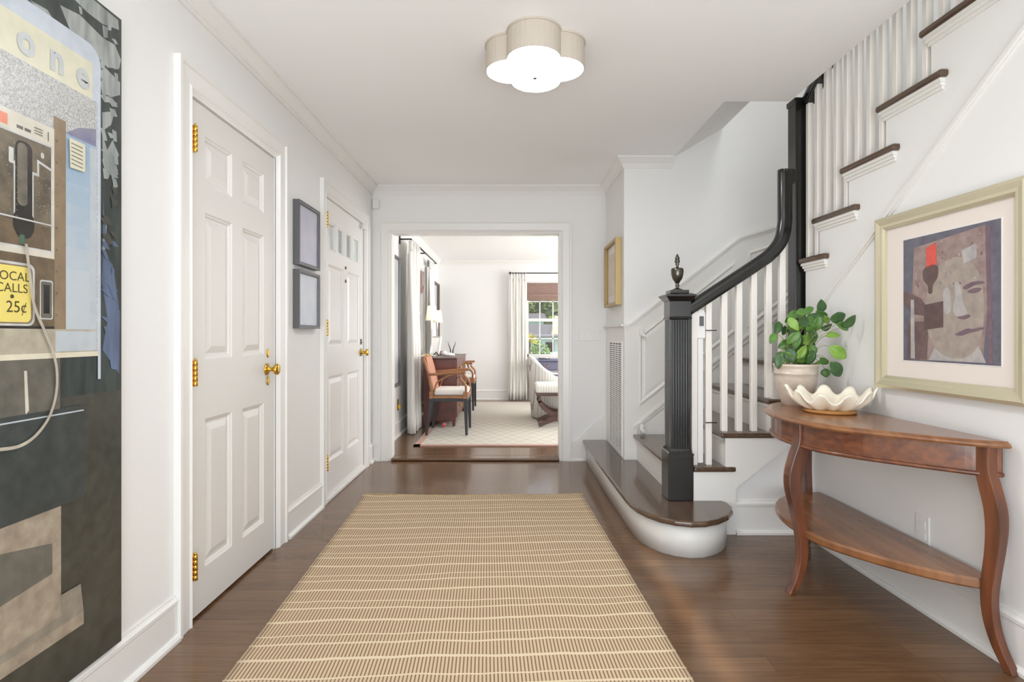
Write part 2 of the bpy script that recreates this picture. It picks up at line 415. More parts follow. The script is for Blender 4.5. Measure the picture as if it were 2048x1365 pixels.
# living room walls
mb = MB(); wall_holes(mb, YF + T, YB, 0, ZCL, [(6.62, 7.72, .85, 2.0)], fL, T)
struct(mb.build('wall_left', 'wall'), 'living room side wall behind desk and curtains', 'wall')
mb = MB(); wall_holes(mb, XL - T, 3.6, 0, ZCL, [(.25, 1.14, .74, 2.0)], fB, T)
struct(mb.build('wall_back', 'wall'), 'living room back wall with the window', 'wall')
struct(MB().box(3.48, 3.6, YF, YB, 0, ZCL).build('wall_right', 'wall'), 'far right wall of the living room', 'wall')
struct(MB().box(.955, 3.48, YF, YF + T, 0, ZCL).build('wall_far', 'wall'), 'living room side of the stair wall', 'wall')

# ------------------------------------------------------------------ crown, baseboards, casings
CR = [(0, ZC), (.058, ZC), (.058, ZC - .012), (.05, ZC - .016), (.03, ZC - .036), (.016, ZC - .05), (.016, ZC - .06), (.01, ZC - .064), (.01, ZC - .078), (0, ZC - .078)]
mb = MB(); mb.sweep([(1.19, YS), (XP, YS), (XP, YF), (XL, YF), (XL, YR)], CR)
struct(mb.build('trim_1', 'trim'), 'crown moulding around the hall ceiling', 'moulding')
CR2 = [(d, z - ZC + ZCL) for d, z in CR]
mb = MB(); mb.sweep([(3.48, YB), (XL, YB), (XL, YF + T)], CR2)
struct(mb.build('trim_2', 'trim'), 'crown moulding in the living room', 'moulding')
def BP(h, z=0, q=.016): return [(0, z), (.014 + q, z), (.014 + q, z + .012), (.014 + q * .6, z + q + .004), (.014, z + q + .008), (.014, z + h - .035), (.017, z + h - .03), (.017, z + h - .018), (.008, z + h - .008), (.006, z + h), (0, z + h)]
for nm, path, h, z, lb in (
    ('baseboard_left', [(XL, 2.015), (XL, YR)], .165, 0, 'tall white baseboard below the telephone picture'),
    ('baseboard_left', [(XL, 3.552), (XL, 3.004)], .165, 0, 'tall white baseboard between the two doors'),
    ('baseboard_left', [(-1.18, YF), (XL, YF), (XL, 4.75)], .165, 0, 'short white baseboard in the far left corner'),
    ('baseboard_living', [(XL, YB), (XL, YF + T)], .17, ZL, 'white baseboard under the living room curtains'),
    ('baseboard_back', [(3.48, YB), (XL, YB)], .17, ZL, 'white baseboard along the living room back wall'),
    ('baseboard_far', [(XP - .2, YF), (.528, YF)], .16, 0, 'white baseboard right of the opening')):
    struct(MB().sweep(path, BP(h, z)).build(nm, 'trim'), lb, 'baseboard')
# right wall baseboard (sheared wall) and under-stair baseboard
def rbase(mb, a0, a1, mp, h, t=.014, q=.016):
    p = BP(h, 0, q)
    for k in range(len(p) - 1):
        (d0, z0), (d1, z1) = p[k], p[k + 1]
        mb.F([mb.V(*mp(a0, z0, d0)), mb.V(*mp(a1, z0, d0)), mb.V(*mp(a1, z1, d1)), mb.V(*mp(a0, z1, d1))])
mb = MB(); rbase(mb, YR, 3.1, fR, .19); struct(mb.build('baseboard_right', 'trim'), 'white baseboard behind the console table', 'baseboard')
mb = MB(); rbase(mb, 1.255, 1.66, fU, .19); struct(mb.build('baseboard_under_stair', 'trim'), 'white baseboard under the lower stair flight', 'baseboard')
# casings: 3-sided, polygon order bottom edge index 0
CS = [(0, 0), (0, .026), (.014, .026), (.02, .018), (.07, .014), (.078, .02), (.084, .014), (.094, .006), (.1, .004)]
def casing(mp, a0, a1, z1, w=.1, name='trim', label='', z0=0):
    poly = [(a0 - w, z0), (a1 + w, z0), (a1 + w, z1 + w), (a0 - w, z1 + w)]
    pr = [(t * w / .1, h) for t, h in CS]
    return struct(MB().rings(poly, pr, mp, skip=(0,), fac=[0, 1, 1, 1]).build(name, 'trim'), label, 'door casing')
casing(fL, D1[0] - .004, D1[1] + .004, DH + .006, .108, 'trim_3', 'white moulded casing around the nearer door')
casing(fL, D2[0] - .004, D2[1] + .004, DH + .006, .092, 'trim_4', 'white moulded casing around the front door')
casing(fF, -1.07, .418, 2.02, .11, 'trim_5', 'white moulded casing around the living room opening')
struct(MB().box(-1.086, -1.07, YF + .0005, YF + T + .001, 0, 2.021).box(.418, .434, YF + .0005, YF + T + .001, 0, 2.021).box(-1.086, .434, YF + .0005, YF + T + .001, 2.02, 2.036)
       .build('trim_6', 'trim'), 'white jamb lining of the living room opening', 'door jamb')
# rising skirt on far wall and pillar
struct(MB().prism([(.53, 0), (XP, 0), (XP, .415), (.74, .34), (.58, .185), (.53, .165)], 0, .018, fF).build('trim_7', 'trim'), 'white skirt board climbing beside the first step', 'skirting')

# ------------------------------------------------------------------ panelled doors
def panelled(mb, y0, y1, z0, z1, cols, rows, x=XL - .004, th=.04, lites=None):
    """rails and stiles with recessed, raised-field panels, facing +X"""
    rec = .009; cuts = [(c0, c1, r0, r1) for (r0, r1) in rows for (c0, c1) in cols] + (lites or [])
    f = lambda a, b, h: (x + h, a, b)
    holes = cuts
    ys = sorted({y0, y1, *[c[0] for c in cuts], *[c[1] for c in cuts]})
    zs = sorted({z0, z1, *[c[2] for c in cuts], *[c[3] for c in cuts]})
    for i in range(len(ys) - 1):
        for j in range(len(zs) - 1):
            cy, cz = (ys[i] + ys[i + 1]) / 2, (zs[j] + zs[j + 1]) / 2
            if any(c[0] < cy < c[1] and c[2] < cz < c[3] for c in cuts): continue
            mb.flat([(ys[i], zs[j]), (ys[i + 1], zs[j]), (ys[i + 1], zs[j + 1]), (ys[i], zs[j + 1])], f, 0)
    for (a, b, c, d) in cuts:
        lt = lites and (a, b, c, d) in lites
        pr = [(0, 0), (.004, -.004), (.012, -.0075), (.016, -.013)] + ([(.018, -.02)] if lt else [(.024, -.013), (.052, -.004)])
        mb.rings([(a, c), (b, c), (b, d), (a, d)], pr, f, cap=not lt)
    # edges and back
    for (p, q) in (((y0, z0), (y1, z0)), ((y1, z0), (y1, z1)), ((y1, z1), (y0, z1)), ((y0, z1), (y0, z0))):
        mb.F([mb.V(*f(*p, 0)), mb.V(*f(*q, 0)), mb.V(*f(*q, -th)), mb.V(*f(*p, -th))])
    if not lites: mb.flat([(y0, z0), (y1, z0), (y1, z1), (y0, z1)], f, -th)
def hinge(parent, y, z, h=.1):
    mb = MB(); mb.box(XL - .004, XL + .0085, y - .014, y + .018, z - h / 2, z + h / 2)
    for k in range(5):
        z0 = z - h / 2 + k * h / 5; mb.lathe([(.0079, .0003), (.0085, .0009), (.0085, h / 5 - .0009), (.0079, h / 5 - .0003)], (XL + .014, y + .004, z0), n=14)
    mb.lathe([(.004, 0), (.006, .004), (.003, .009)], (XL + .014, y + .004, z + h / 2), n=10)
    return mb.build('hinge', 'brass', parent)
def knob(parent, y, z, r=.024, name='door_knob', L=.062):
    pr = [(r * 1.15, 0), (r * 1.15, .004), (r * .8, .009), (r * .42, .014), (r * .38, .03), (r * .55, .036), (r * .98, .044), (r * 1.08, L - .008), (r * .9, L - .002), (r * .4, L)]
    return MB().lathe(pr, (XL - .004, y, z), n=26, axis='x').build(name, 'brass', parent)
d1 = thing('door_1', 'white six-panel interior door with three brass hinges', 'door', (XL, 2.5, 0), kind='structure')
cols = [(2.229, 2.444), (2.54, 2.755)]; rows = [(.18, .779), (1.02, 1.615), (1.73, 1.925)]
mb = MB(); panelled(mb, D1[0], D1[1], .012, DH, cols, rows); mb.build('door_leaf', 'door', d1, recalc=False)
for z in (1.88, .97, .218): hinge(d1, D1[0] - .002, z)
knob(d1, 2.79, .945, .027)
for z, nm in ((1.026, 'thumb_latch'), (.885, 'key_plate')):
    MB().lathe([(.014, 0), (.014, .003), (.009, .005)], (XL - .004, 2.80, z), n=20, axis='x', sy=1.6).build(nm, 'brass', d1)
MB().box(XL - .075, XL - .06, D1[0] - .02, D1[1] + .02, 0, DH + .03).build('gap_shade_sheet', 'dark', d1)  # dark sheet stands in for the shade in the gaps around the leaf
d2 = thing('door_2', 'white front door with a row of four small panes', 'door', (XL, 4.1, 0), kind='structure')
cols = [(3.727, 4.06), (4.16, 4.49)]; rows = [(.255, .835), (1.03, 1.60)]
lites = [(3.735 + k * .198, 3.735 + k * .198 + .158, 1.70, 1.895) for k in range(4)]
mb = MB(); panelled(mb, D2[0], D2[1], .03, DH, cols, rows, lites=lites); mb.build('door_leaf', 'trim', d2, recalc=False)
for l in lites: MB().box(XL - .030, XL - .026, l[0], l[1], l[2], l[3]).build('pane', 'glass', d2)
for z in (1.883, 1.163, .264): hinge(d2, D2[0] - .002, z, .1)
knob(d2, 4.53, .975, .027)
MB().box(XL - .004, XL + .012, 4.505, 4.525, 1.055, 1.06).box(XL - .004, XL + .006, 4.51, 4.52, 1.04, 1.085).build('dead_bolt', 'bronze', d2)
for z in (1.62, 1.52): MB().lathe([(.012, 0), (.012, .004), (.006, .007)], (XL - .004, 4.11, z), n=16, axis='x').build('knocker_bolt', 'bronze', d2)
MB().box(XL - .1, XL + .02, D2[0] - .01, D2[1] + .01, 0, .028).build('sill', 'trim', d2, bevel=.006)

# ------------------------------------------------------------------ staircase
st = thing('staircase', 'white and dark brown staircase with black newel and curved rail beside the console table', 'staircase', (1.1, 3.5, 0), kind=None)
TH = .03
# step 1 with bullnose
def bull(off):
    pts = [(.625 - off, YF - .02)]
    pts += [(.63 - off, 3.9), (.64 - off, 3.35), (.645 - off, 3.12)]
    c = (.93, 2.985)
    raw = [(.652, 3.04), (.668, 2.955), (.70, 2.875), (.75, 2.80), (.815, 2.75), (.89, 2.725), (.965, 2.73), (1.045, 2.77), (1.115, 2.83), (1.17, 2.91), (1.195, 2.985), (1.195, 3.05), (1.18, YU - .012)]
    for x, y in raw:
        d = Vector((x - .93, y - 3.05)); d.normalize(); pts.append((x + d.x * off, y + d.y * off if y < 3.09 else y))
    return pts
inner = [(1.18, YU + .02), (1.0, YU + .02), (XP + .1, YS - .02), (XP, YS), (XP, YF - .02)]
def smooth_poly(p, k=3):
    return p
hz = lambda a, b, h: (a, b, h)
MB().prism(bull(0) + inner, .19 - TH, .19, hz).build('tread', 'tread', st, bevel=.011, seg=3)
MB().prism(bull(-.032) + [(x, y) for x, y in inner], 0, .19 - TH, hz, smooth=True).build('riser', 'stringer', st)
NX = [.64, .90, 1.17, 1.43, 1.69]
YN = YU - .028
def lower_tread(x0, x1, z, y1=YS - .001):
    pl_ = [(x0, YN), (x1, YN), (x1, y1), (x0, y1)] if x0 > 1 else [(1.018, YN), (x1, YN), (x1, y1), (x0, y1), (x0, 3.218), (1.018, 3.218)]
    MB().prism(pl_, z - TH, z, hz).build('tread', 'tread', st, bevel=.011, seg=3)
    # scotia moulding below the overhang
    MB().box(max(x0, 1.006) + .012, x1 - .012, YN + .012, YN + .03, z - TH - .022, z - TH).box(x0 + .012, x0 + .03, YN + .012 if x0 > 1 else 3.22, y1, z - TH - .022, z - TH).build('scotia', 'stringer', st, bevel=.006)
lower_tread(NX[1], NX[2] + .085, .38); lower_tread(NX[2], NX[3] + .09, .57); lower_tread(NX[3], NX[4] - .04, .76)
for i in (1, 2, 3, 4):
    MB().box(NX[i] + .026, NX[i] + .05, YU - .0192 if i > 1 else 3.2, YS, .19 * i, .19 * (i + 1) - TH).build('riser', 'stringer', st)
# landing and winders
MB().box(NX[4] - .02, 2.65, YU + .11, YS - .001, .95 - TH, .95).build('tread', 'tread', st, bevel=.011, seg=3)
pv = (1.70, 3.12)
for k, z in ((1, 1.15), (2, 1.35)):
    a = math.radians(90 - 30 * k + 8); q = [pv, (pv[0] + .95 * math.cos(a) * 1.15, pv[1] + 1.0), (2.65, YS - .001), (2.65, pv[1])] if k == 1 else [pv, (2.645, pv[1] + .50), (2.645, pv[1])]
    if k == 1: q = [pv, (2.22, YS - .001), (2.645, YS - .001), (2.645, pv[1])]
    MB().prism(q, z - TH, z, hz).build('tread', 'tread', st)
    MB().prism([(x + (.03 if j == 0 else .02), y) for j, (x, y) in enumerate(q)], z - .2, z - TH, hz).build('riser', 'stringer', st)
# lower stringer board (camera side) with cut profile
pl = [(1.20, 0), (1.255, 0), (1.255, .262), (1.64, .575), (1.64, .92), (NX[4], .92), (NX[4] - .0, .73), (NX[3] + .03, .73), (NX[3] + .03, .54), (NX[2] + .03, .54), (NX[2] + .03, .35), (.99, .35), (.99, .165), (1.14, .165), (1.2, .16)]
pl = [(1.12, 0), (1.255, 0), (1.255, .262), (1.652, .575), (1.652, .90), (1.46, .90), (1.46, .54), (1.20, .54), (1.20, .35), (.99, .35), (.99, .165), (1.12, .165)]
MB().prism(pl, .0005, .02, fU).build('stringer', 'stringer', st)
# upper flight treads
for i in range(7):
    ya = NOS[i] + .03; yb = (NOS[i + 1] if i < 6 else 1.45) - .085
    z = ZT[i]
    if i == 0: ya = 3.125
    mb = MB(); mb.prism([(ya, -.032), (yb, -.032), (yb, .95), (ya, .95)], z - TH, z, lambda a, b, h: (XW(a) + b, a, h))
    mb.build('tread', 'tread', st, bevel=.011, seg=3)
    mb = MB()
    for k in range(3):
        mb.prism([(ya - .014 - k * .004, -.022 + k * .007), (yb + .014 + k * .004, -.022 + k * .007), (yb + .014 + k * .004, .01), (ya - .014 - k * .004, .01)], z - TH - .014 * (k + 1), z - TH - .014 * k, lambda a, b, h: (XW(a) + b, a, h))
    mb.build('scotia', 'stringer', st)
    if i: MB().prism([(NOS[i] + .0, .09), (NOS[i] - .02, .09), (NOS[i] - .02, .95), (NOS[i], .95)], ZT[i - 1], z - TH, lambda a, b, h: (XW(a) + b, a, h)).build('riser', 'stringer', st)
# start newel: plinth, fluted shaft, cap block, finial
nx, ny = .945, 3.145
def sq(mb, hw, z0, z1, hw2=None): return mb.taper((nx, ny, z0), hw, hw, (nx, ny, z1), hw2 or hw, hw2 or hw)
nw = sq(MB(), .071, .19, .445).build('newel_post', 'black', st, bevel=.004)
def flute_ring(z, hw, d=.0055, nf=6, w=.0145):
    pts = []; side = []
    m = .012; span = 2 * hw - 2 * m; p = span / nf
    side.append((-hw, 0))
    for k in range(nf):
        a = -hw + m + k * p
        for q, dd in ((.12, 0), (.22, .6), (.38, .95), (.5, 1), (.62, .95), (.78, .6), (.88, 0)): side.append((a + q * p, dd * d))
    for r in range(4):
        ca, sa = (1, 0, -1, 0)[r], (0, 1, 0, -1)[r]
        for t, dd in side:
            x, y = t, -hw + dd
            pts.append((nx + x * ca - y * sa, ny + x * sa + y * ca, z))
    return pts
MB().loft([flute_ring(.475, .056), flute_ring(1.215, .056)], smooth=False).build('fluted_shaft', 'black', nw)
mb = MB(); sq(mb, .073, .445, .452); sq(mb, .069, .452, .462, .062); sq(mb, .062, .462, .478, .057)
for k in range(8):
    for sgn in (-1, 1):
        a = -.056 + k * .016
        mb.lathe([(.001, -.005), (.005, 0), (.001, .005)], (nx + a, ny + sgn * .063, .468), n=8)
        mb.lathe([(.001, -.005), (.005, 0), (.001, .005)], (nx + sgn * .063, ny + a, .468), n=8)
mb.build('beaded_band', 'black', nw)
mb = MB(); sq(mb, .058, 1.205, 1.212, .066); sq(mb, .066, 1.212, 1.22, .061); sq(mb, .06, 1.22, 1.31); sq(mb, .062, 1.31, 1.335, .082); sq(mb, .085, 1.335, 1.346); sq(mb, .082, 1.346, 1.355, .06); sq(mb, .052, 1.355, 1.373)
mb.build('newel_cap', 'black', nw, bevel=.002)
fp = [(.034, 0), (.034, .004), (.022, .01), (.011, .016), (.008, .022), (.013, .028), (.013, .032), (.008, .036), (.011, .042), (.016, .052), (.026, .066), (.033, .088), (.0355, .11), (.0345, .122), (.031, .128), (.012, .131), (.007, .136), (.007, .144), (.012, .15), (.009, .155), (.014, .162), (.0155, .17), (.011, .177), (.014, .184), (.010, .192), (.008, .198), (.0045, .207), (.001, .21)]
MB().lathe(fp, (nx, ny, 1.372), n=32).build('finial', 'bronze', nw)
# landing newel
MB().box(1.612, 1.70, 3.127, 3.215, .6, 2.47).box(1.606, 1.706, 3.121, 3.221, 2.44, 2.47).build('newel_post', 'black', st, bevel=.003)
# handrail
prof = [(-.5, -.42), (-.38, -.5), (.38, -.5), (.5, -.42), (.42, -.15), (.5, .05), (.48, .3), (.3, .46), (0, .52), (-.3, .46), (-.48, .3), (-.5, .05), (-.42, -.15)]
def catmull(P, n=6):
    out = []
    for i in range(len(P) - 1):
        p0 = Vector(P[max(i - 1, 0)]); p1 = Vector(P[i]); p2 = Vector(P[i + 1]); p3 = Vector(P[min(i + 2, len(P) - 1)])
        for k in range(n):
            t = k / n
            out.append(tuple(.5 * ((2 * p1) + (p2 - p0) * t + (2 * p0 - 5 * p1 + 4 * p2 - p3) * t * t + (3 * p1 - p0 - 3 * p2 + p3) * t ** 3)))
    out.append(tuple(P[-1])); return out
RY = 3.135
rail = catmull([(.99, RY, 1.258), (1.2, RY, 1.395), (1.40, RY, 1.527), (1.47, RY, 1.58), (1.528, RY, 1.655), (1.55, RY, 1.75), (1.552, RY, 1.85), (1.552, RY, 2.06)], 7)
def rail_up():
    mb = MB(); P = [Vector(p) for p in rail]; rings = []
    for i, p in enumerate(P):
        t = (P[min(i + 1, len(P) - 1)] - P[max(i - 1, 0)]).normalized()
        sd = Vector((0, 1, 0)); nn = Vector((-t.z, 0, t.x))
        rings.append([tuple(p + sd * a * .062 + nn * b * .07) for a, b in prof])
    mb.loft(rings); mb.box(1.555, 1.613, RY - .028, RY + .028, 1.99, 2.058)
    return mb
rail_up().build('handrail', 'black', st)
urail = [(1.69, 3.1 - t, 2.44 + .8 * t) for t in (0, .3, .8, 1.6)]
MB().tube([(XW(y) + .016, y, z) for _, y, z in urail], .066, prof=prof).build('handrail', 'black', st)
# lower balusters
def rail_z(x):
    for i in range(len(rail) - 1):
        if rail[i][0] <= x <= rail[i + 1][0]:
            f = (x - rail[i][0]) / max(1e-6, rail[i + 1][0] - rail[i][0]); return rail[i][2] + f * (rail[i + 1][2] - rail[i][2])
    return 1.95
for x, z in ((1.036, .38), (1.118, .38), (1.207, .57), (1.291, .57), (1.375, .57), (1.459, .76)):
    MB().box(x - .0165, x + .0165, RY - .0165, RY + .0165, z, rail_z(x) - .028).build('baluster', 'baluster', st, bevel=.003)
MB().box(1.537 - .0165, 1.537 + .0165, RY - .0165, RY + .0165, .76, 1.62).build('baluster', 'baluster', st, bevel=.003)
# upper balusters
y = 3.088; k = 0
while y > 1.5:
    i = max(j for j in range(7) if NOS[j] + .03 >= y) if y < NOS[0] - .03 else 0
    xx = XW(y) + .016
    MB().box(xx - .0145, xx + .0145, y - .0145, y + .0145, ZT[i], 2.41 + .8 * (3.1 - y)).build('baluster', 'baluster', st, bevel=.003)
    y -= .0845
# wainscot panelling on stair wall
struct(MB().prism([(XP + .0, .19), (.93, .19), (.93, .425), (2.6, 1.73), (2.6, 2.03), (2.0, 1.94), (1.692, 1.846), (.872, 1.20), (XP, 1.195)], 0, .012, fS).build('trim_8', 'stringer'), 'raised wainscot field following the stairs', 'wainscot')
mb = MB()
capl = [(XP - .005, 1.198), (.872, 1.198), (1.692, 1.846), (2.0, 1.94), (2.62, 2.05)]
for i in range(len(capl) - 1):
    (a, b), (c, d) = capl[i], capl[i + 1]
    mb.prism([(a, b - .014), (c, d - .014), (c, d), (a, b)], 0, .024, fS)
    mb.prism([(a, b - .03), (c, d - .03), (c, d - .014), (a, b - .014)], 0, .017, fS)
mb.box(XP - .022, XP, YS, YF - .001, 1.184, 1.198)
struct(mb.build('trim_9', 'stringer'), 'thin chair rail cap climbing the stair wall', 'moulding')
PM = [(0, .012), (.004, .022), (.014, .024), (.02, .016), (.026, .011), (.05, .016)]
for nm, q in (('trim_10', [(.94, .587), (1.27, .845), (1.27, 1.372), (.94, 1.112)]), ('trim_11', [(1.345, .90), (1.662, 1.145), (1.662, 1.672), (1.345, 1.424)]), ('trim_12', [(1.752, 1.17), (2.1, 1.44), (2.1, 1.85), (1.752, 1.735)])):
    struct(MB().rings(q, PM, fS, cap=True).build(nm, 'stringer'), {'trim_10': 'lowest raised panel behind the black newel', 'trim_11': 'raised panel behind the lower balusters', 'trim_12': 'raised panel beside the landing newel'}[nm], 'panel')
struct(MB().prism([(.93, .19), (XP, .19), (XP, .40), (.90, .40), (2.6, 1.75), (2.6, 1.1), (1.7, .95), (1.6, .75), (1.2, .57)], 0, .001, fS).build('trim_13', 'stringer'), 'skirt board edge along the treads', 'skirting')
mb = MB(); 
for (a, b), (c, d) in (((.90, .425), (2.6, 1.79)),):
    mb.prism([(a, b), (c, d), (c, d + .018), (a, b + .018)], .012, .022, fS)
struct(mb.build('trim_14', 'stringer'), 'skirt cap line above the treads', 'skirting')
# diagonal moulding on the right wall
a, b, c, d = 3.08, 1.19, 1.2, 2.585
mb = MB(); mb.prism([(a, b - .02), (c, d - .02), (c, d), (a, b)], 0, .016, fR); mb.prism([(a, b - .03), (c, d - .03), (c, d - .02), (a, b - .02)], 0, .008, fR)
struct(mb.build('trim_15', 'trim'), 'slanted moulding on the wall under the upper flight', 'moulding')

# child gate rail tied to balusters, and two wall brackets
g = thing('child_gate_rail', 'slim grey-white child gate rail strapped to the balusters behind the black newel', 'gate', (1.072, 3.135, .38))
MB().box(1.056, 1.088, 3.125, 3.145, .39, 1.15).build('rail', 'plastic', g, bevel=.004)
mb = MB(); mb.prism([(1.048, 1.10), (1.098, 1.10), (1.098, 1.24), (1.088, 1.262), (1.06, 1.262), (1.048, 1.24)], 0, .02, lambda a, b, h: (a, 3.118 + h, b)); mb.build('latch_housing', 'plastic', g, bevel=.004)
MB().box(1.062, 1.086, 3.112, 3.119, 1.17, 1.225).build('latch', 'frame_grey', g, bevel=.002)
for z in (1.142, .62): MB().box(1.094, 1.158, 3.108, 3.1125, z, z + .005).build('cable_tie', 'dark', g)
for k, (x, z, lb) in enumerate(((.957, 1.135, 'small white gate catch high on the stair panelling'), (.957, .43, 'small white gate catch low on the stair panelling'))):
    w_ = tag(MB().box(x - .012, x + .012, YS - .05, YS - .012, z - .02, z + .03).box(x - .006, x + .02, YS - .075, YS - .05, z - .028, z - .008).build('gate_catch', 'plastic', bevel=.003), lb, 'bracket')

# ------------------------------------------------------------------ vent, switches, sensors, outlet
v = thing('vent_grille', 'tall white return air grille in the wall beside the stairs', 'vent', (XP, 4.42, .2))
MB().rings([(4.15, .20), (4.69, .20), (4.69, 1.075), (4.15, 1.075)], [(0, 0), (.002, .006), (.02, .008), (.022, .004)], fP).build('grille_frame', 'plastic', v)
MB().box(XP - .0015, XP - .0005, 4.17, 4.67, .22, 1.055).build('backing', mat('vent_dark', (120, 118, 114), .8), v)
mb = MB(); z = .226
while z < 1.05:
    mb.box(XP - .007, XP - .002, 4.172, 4.668, z, z + .009); z += .0165
for y in (4.3, 4.42, 4.54): mb.box(XP - .0075, XP - .002, y, y + .006, .22, 1.055)
mb.build('louvre', 'plastic', v)
s = thing('light_switch', 'white four-rocker light switch plate beside the opening', 'switch', (.69, YF, 1.1))
MB().box(.59, .785, YF - .006, YF, 1.066, 1.166).build('plate', 'plastic', s, bevel=.003)
for k in range(4): MB().box(.606 + k * .0435, .606 + k * .0435 + .033, YF - .011, YF - .005, 1.082, 1.15).build('rocker', 'plastic', s, bevel=.002)
tag(MB().prism([(-1.235, 2.235), (-1.18, 2.235), (-1.172, 2.25), (-1.172, 2.31), (-1.18, 2.32), (-1.235, 2.32)], 0, .035, fF).build('motion_sensor', 'plastic', bevel=.006), 'small white motion sensor high in the corner above the front door', 'sensor')
tag(MB().box(XL + .02, XL + .045, 4.50, 4.57, 1.985, 2.03).build('door_sensor', 'plastic', bevel=.004), 'tiny white contact sensor at the top of the front door casing', 'sensor')
o_ = thing('power_outlet', 'white duplex wall outlet low behind the console table', 'outlet', (1.67, 2.25, .3))
MB().prism([(2.21, .27), (2.28, .27), (2.28, .385), (2.21, .385)], 0, .005, fR).build('plate', 'plastic', o_, bevel=.002)
for z in (.30, .345): MB().prism([(2.228, z - .013), (2.262, z - .013), (2.262, z + .013), (2.228, z + .013)], .005, .007, fR).build('socket', 'plastic', o_)

# ------------------------------------------------------------------ ceiling light
cx, cy = .104, 2.50
lamp = thing('ceiling_light', 'quatrefoil flush ceiling light with taupe fabric sides and glowing diffuser', 'ceiling light', (cx, cy, ZC))
def quat(R, d, rot, n=14):
    pts = []; half = math.acos(max(-1, min(1, 0)))
    for k in range(4):
        ca = rot + k * math.pi / 2; c = Vector((d * math.cos(ca), d * math.sin(ca)))
        # intersection of neighbour lobes lies on the diagonal
        s_ = d * math.cos(math.pi / 4); e = math.sqrt(R * R - s_ * s_) + s_   # distance from the origin on the diagonal
        pt = Vector((e * math.cos(ca - math.pi / 4), e * math.sin(ca - math.pi / 4))) - c
        a0 = math.atan2(pt.y, pt.x) - ca
        a0 = (a0 + math.pi) % (2 * math.pi) - math.pi
        for j in range(n):
            t = ca + a0 + (-2 * a0) * j / n
            pts.append((c.x + R * math.cos(t), c.y + R * math.sin(t)))
    return pts
q0 = quat(.118, .106, math.radians(-5)); q1 = quat(.1135, .1055, math.radians(-5))
ring = lambda q, z, s=1: [(cx + x * s, cy + y * s, z) for x, y in q]
MB().loft([ring(q0, 2.4399, .98), ring(q0, 2.4399, 1.02), ring(q0, 2.43, 1.02), ring(q0, 2.43), ring(q0, 2.32), ring(q0, 2.319, .985), ring(q0, 2.325, .975)], caps=False, smooth=False).build('shade', 'drum', lamp)
MB().loft([ring(q1, 2.326), ring(q1, 2.323)], smooth=False).build('diffuser', 'diffuser', lamp)
MB().lathe([(.0085, 0), (.0095, .002), (.0095, .024), (.006, .027), (.006, .04)], (cx, cy, 2.284), n=18).build('finial', 'frame_olive', lamp)

# ------------------------------------------------------------------ hall rug
rx, ry = -.2, 2.38
rm = Matrix.Rotation(math.radians(2.6), 4, 'Z')
rug = thing('woven_rug', 'tan and cream ribbed flatweave runner rug in the hall', 'rug', (rx, ry, 0))
rug.rotation_euler = (0, 0, math.radians(2.6)); ORG[rug.name] = Vector((0, 0, 0))
def rugz(x, y):
    z = .007 + .0012 * math.sin(x * 9 + y * 5) + .001 * math.sin(y * 14 - x * 3)
    if y > 1.33: z += .02 * ((y - 1.33) / .08) ** 2 * max(0, (-x - .0) / .76) ** 1.5 + .002
    return max(z, .004)
mb = MB(); nxg, nyg = 40, 90; W, L0, L1 = .755, -1.75, 1.41
grid = [[mb.V(-W + 2 * W * i / nxg, L0 + (L1 - L0) * j / nyg, rugz(-W + 2 * W * i / nxg, L0 + (L1 - L0) * j / nyg)) for i in range(nxg + 1)] for j in range(nyg + 1)]
for j in range(nyg):
    for i in range(nxg): mb.F([grid[j][i], grid[j][i + 1], grid[j + 1][i + 1], grid[j + 1][i]], True)
mb.build('weave', 'rug', rug, solid=.006)
mb = MB(); mb.tube([(-W + 2 * W * i / 60, L1 + .004, rugz(-W + 2 * W * i / 60, L1) + .001) for i in range(61)], .006, n=8)
mb.build('bound_edge', mat('rug_edge', (196, 172, 132), .95, noise=(150, 124, 88), scale=90, stretch=(1, .1, .1)), rug)

# ------------------------------------------------------------------ console table
tb = thing('console_table', 'half-round walnut console table with cabriole legs and lower shelf', 'table', (1.45, 2.42, 0))
def outline(pts, n=5):
    return [(p[0], p[1]) for p in catmull([(x, y, 0) for x, y in pts], n)]
TO = outline([(1.668, 1.835), (1.59, 1.865), (1.50, 1.94), (1.40, 2.035), (1.315, 2.125), (1.235, 2.25), (1.20, 2.42), (1.205, 2.58), (1.26, 2.76), (1.38, 2.92), (1.54, 3.02), (1.640, 3.04)])
TC = Vector((1.60, 2.43))
def inset_o(P, d):
    out = []
    for i, (x, y) in enumerate(P):
        a = Vector(P[max(i - 1, 0)]); b = Vector(P[min(i + 1, len(P) - 1)]); t = (b - a).normalized(); nn = Vector((t.y, -t.x))
        q = Vector((x, y)) + nn * d
        if i in (0, len(P) - 1): q = Vector((x, y + (d if i == 0 else -d)))
        out.append((q.x, q.y))
    return out
def slab(P, prof, name, m, parent, inner=None):
    mb = MB(); R = [[(x, y, z) for x, y in inset_o(P, d)] for d, z in prof]
    mb.loft(R, smooth=False); return mb.build(name, m, parent)
slab(TO, [(.022, .735), (.004, .738), (0, .745), (.003, .752), (.012, .756), (.016, .760)], 'table_top', 'table_top', tb)
AP = inset_o(TO, .035)
mb = MB(); I2 = inset_o(TO, .055)
mb.loft([[(x, y, .642) for x, y in AP], [(x, y, .738) for x, y in AP], [(x, y, .738) for x, y in I2], [(x, y, .642) for x, y in I2]], closed=False, smooth=False)
mb.box(1.645, 1.662, 1.88, 2.99, .642, .738)
ap = mb.build('apron', 'table', tb)
mb = MB(); mb.tube([(x, y, .642) for x, y in AP], .0085, n=8); mb.build('bead', 'table', ap)
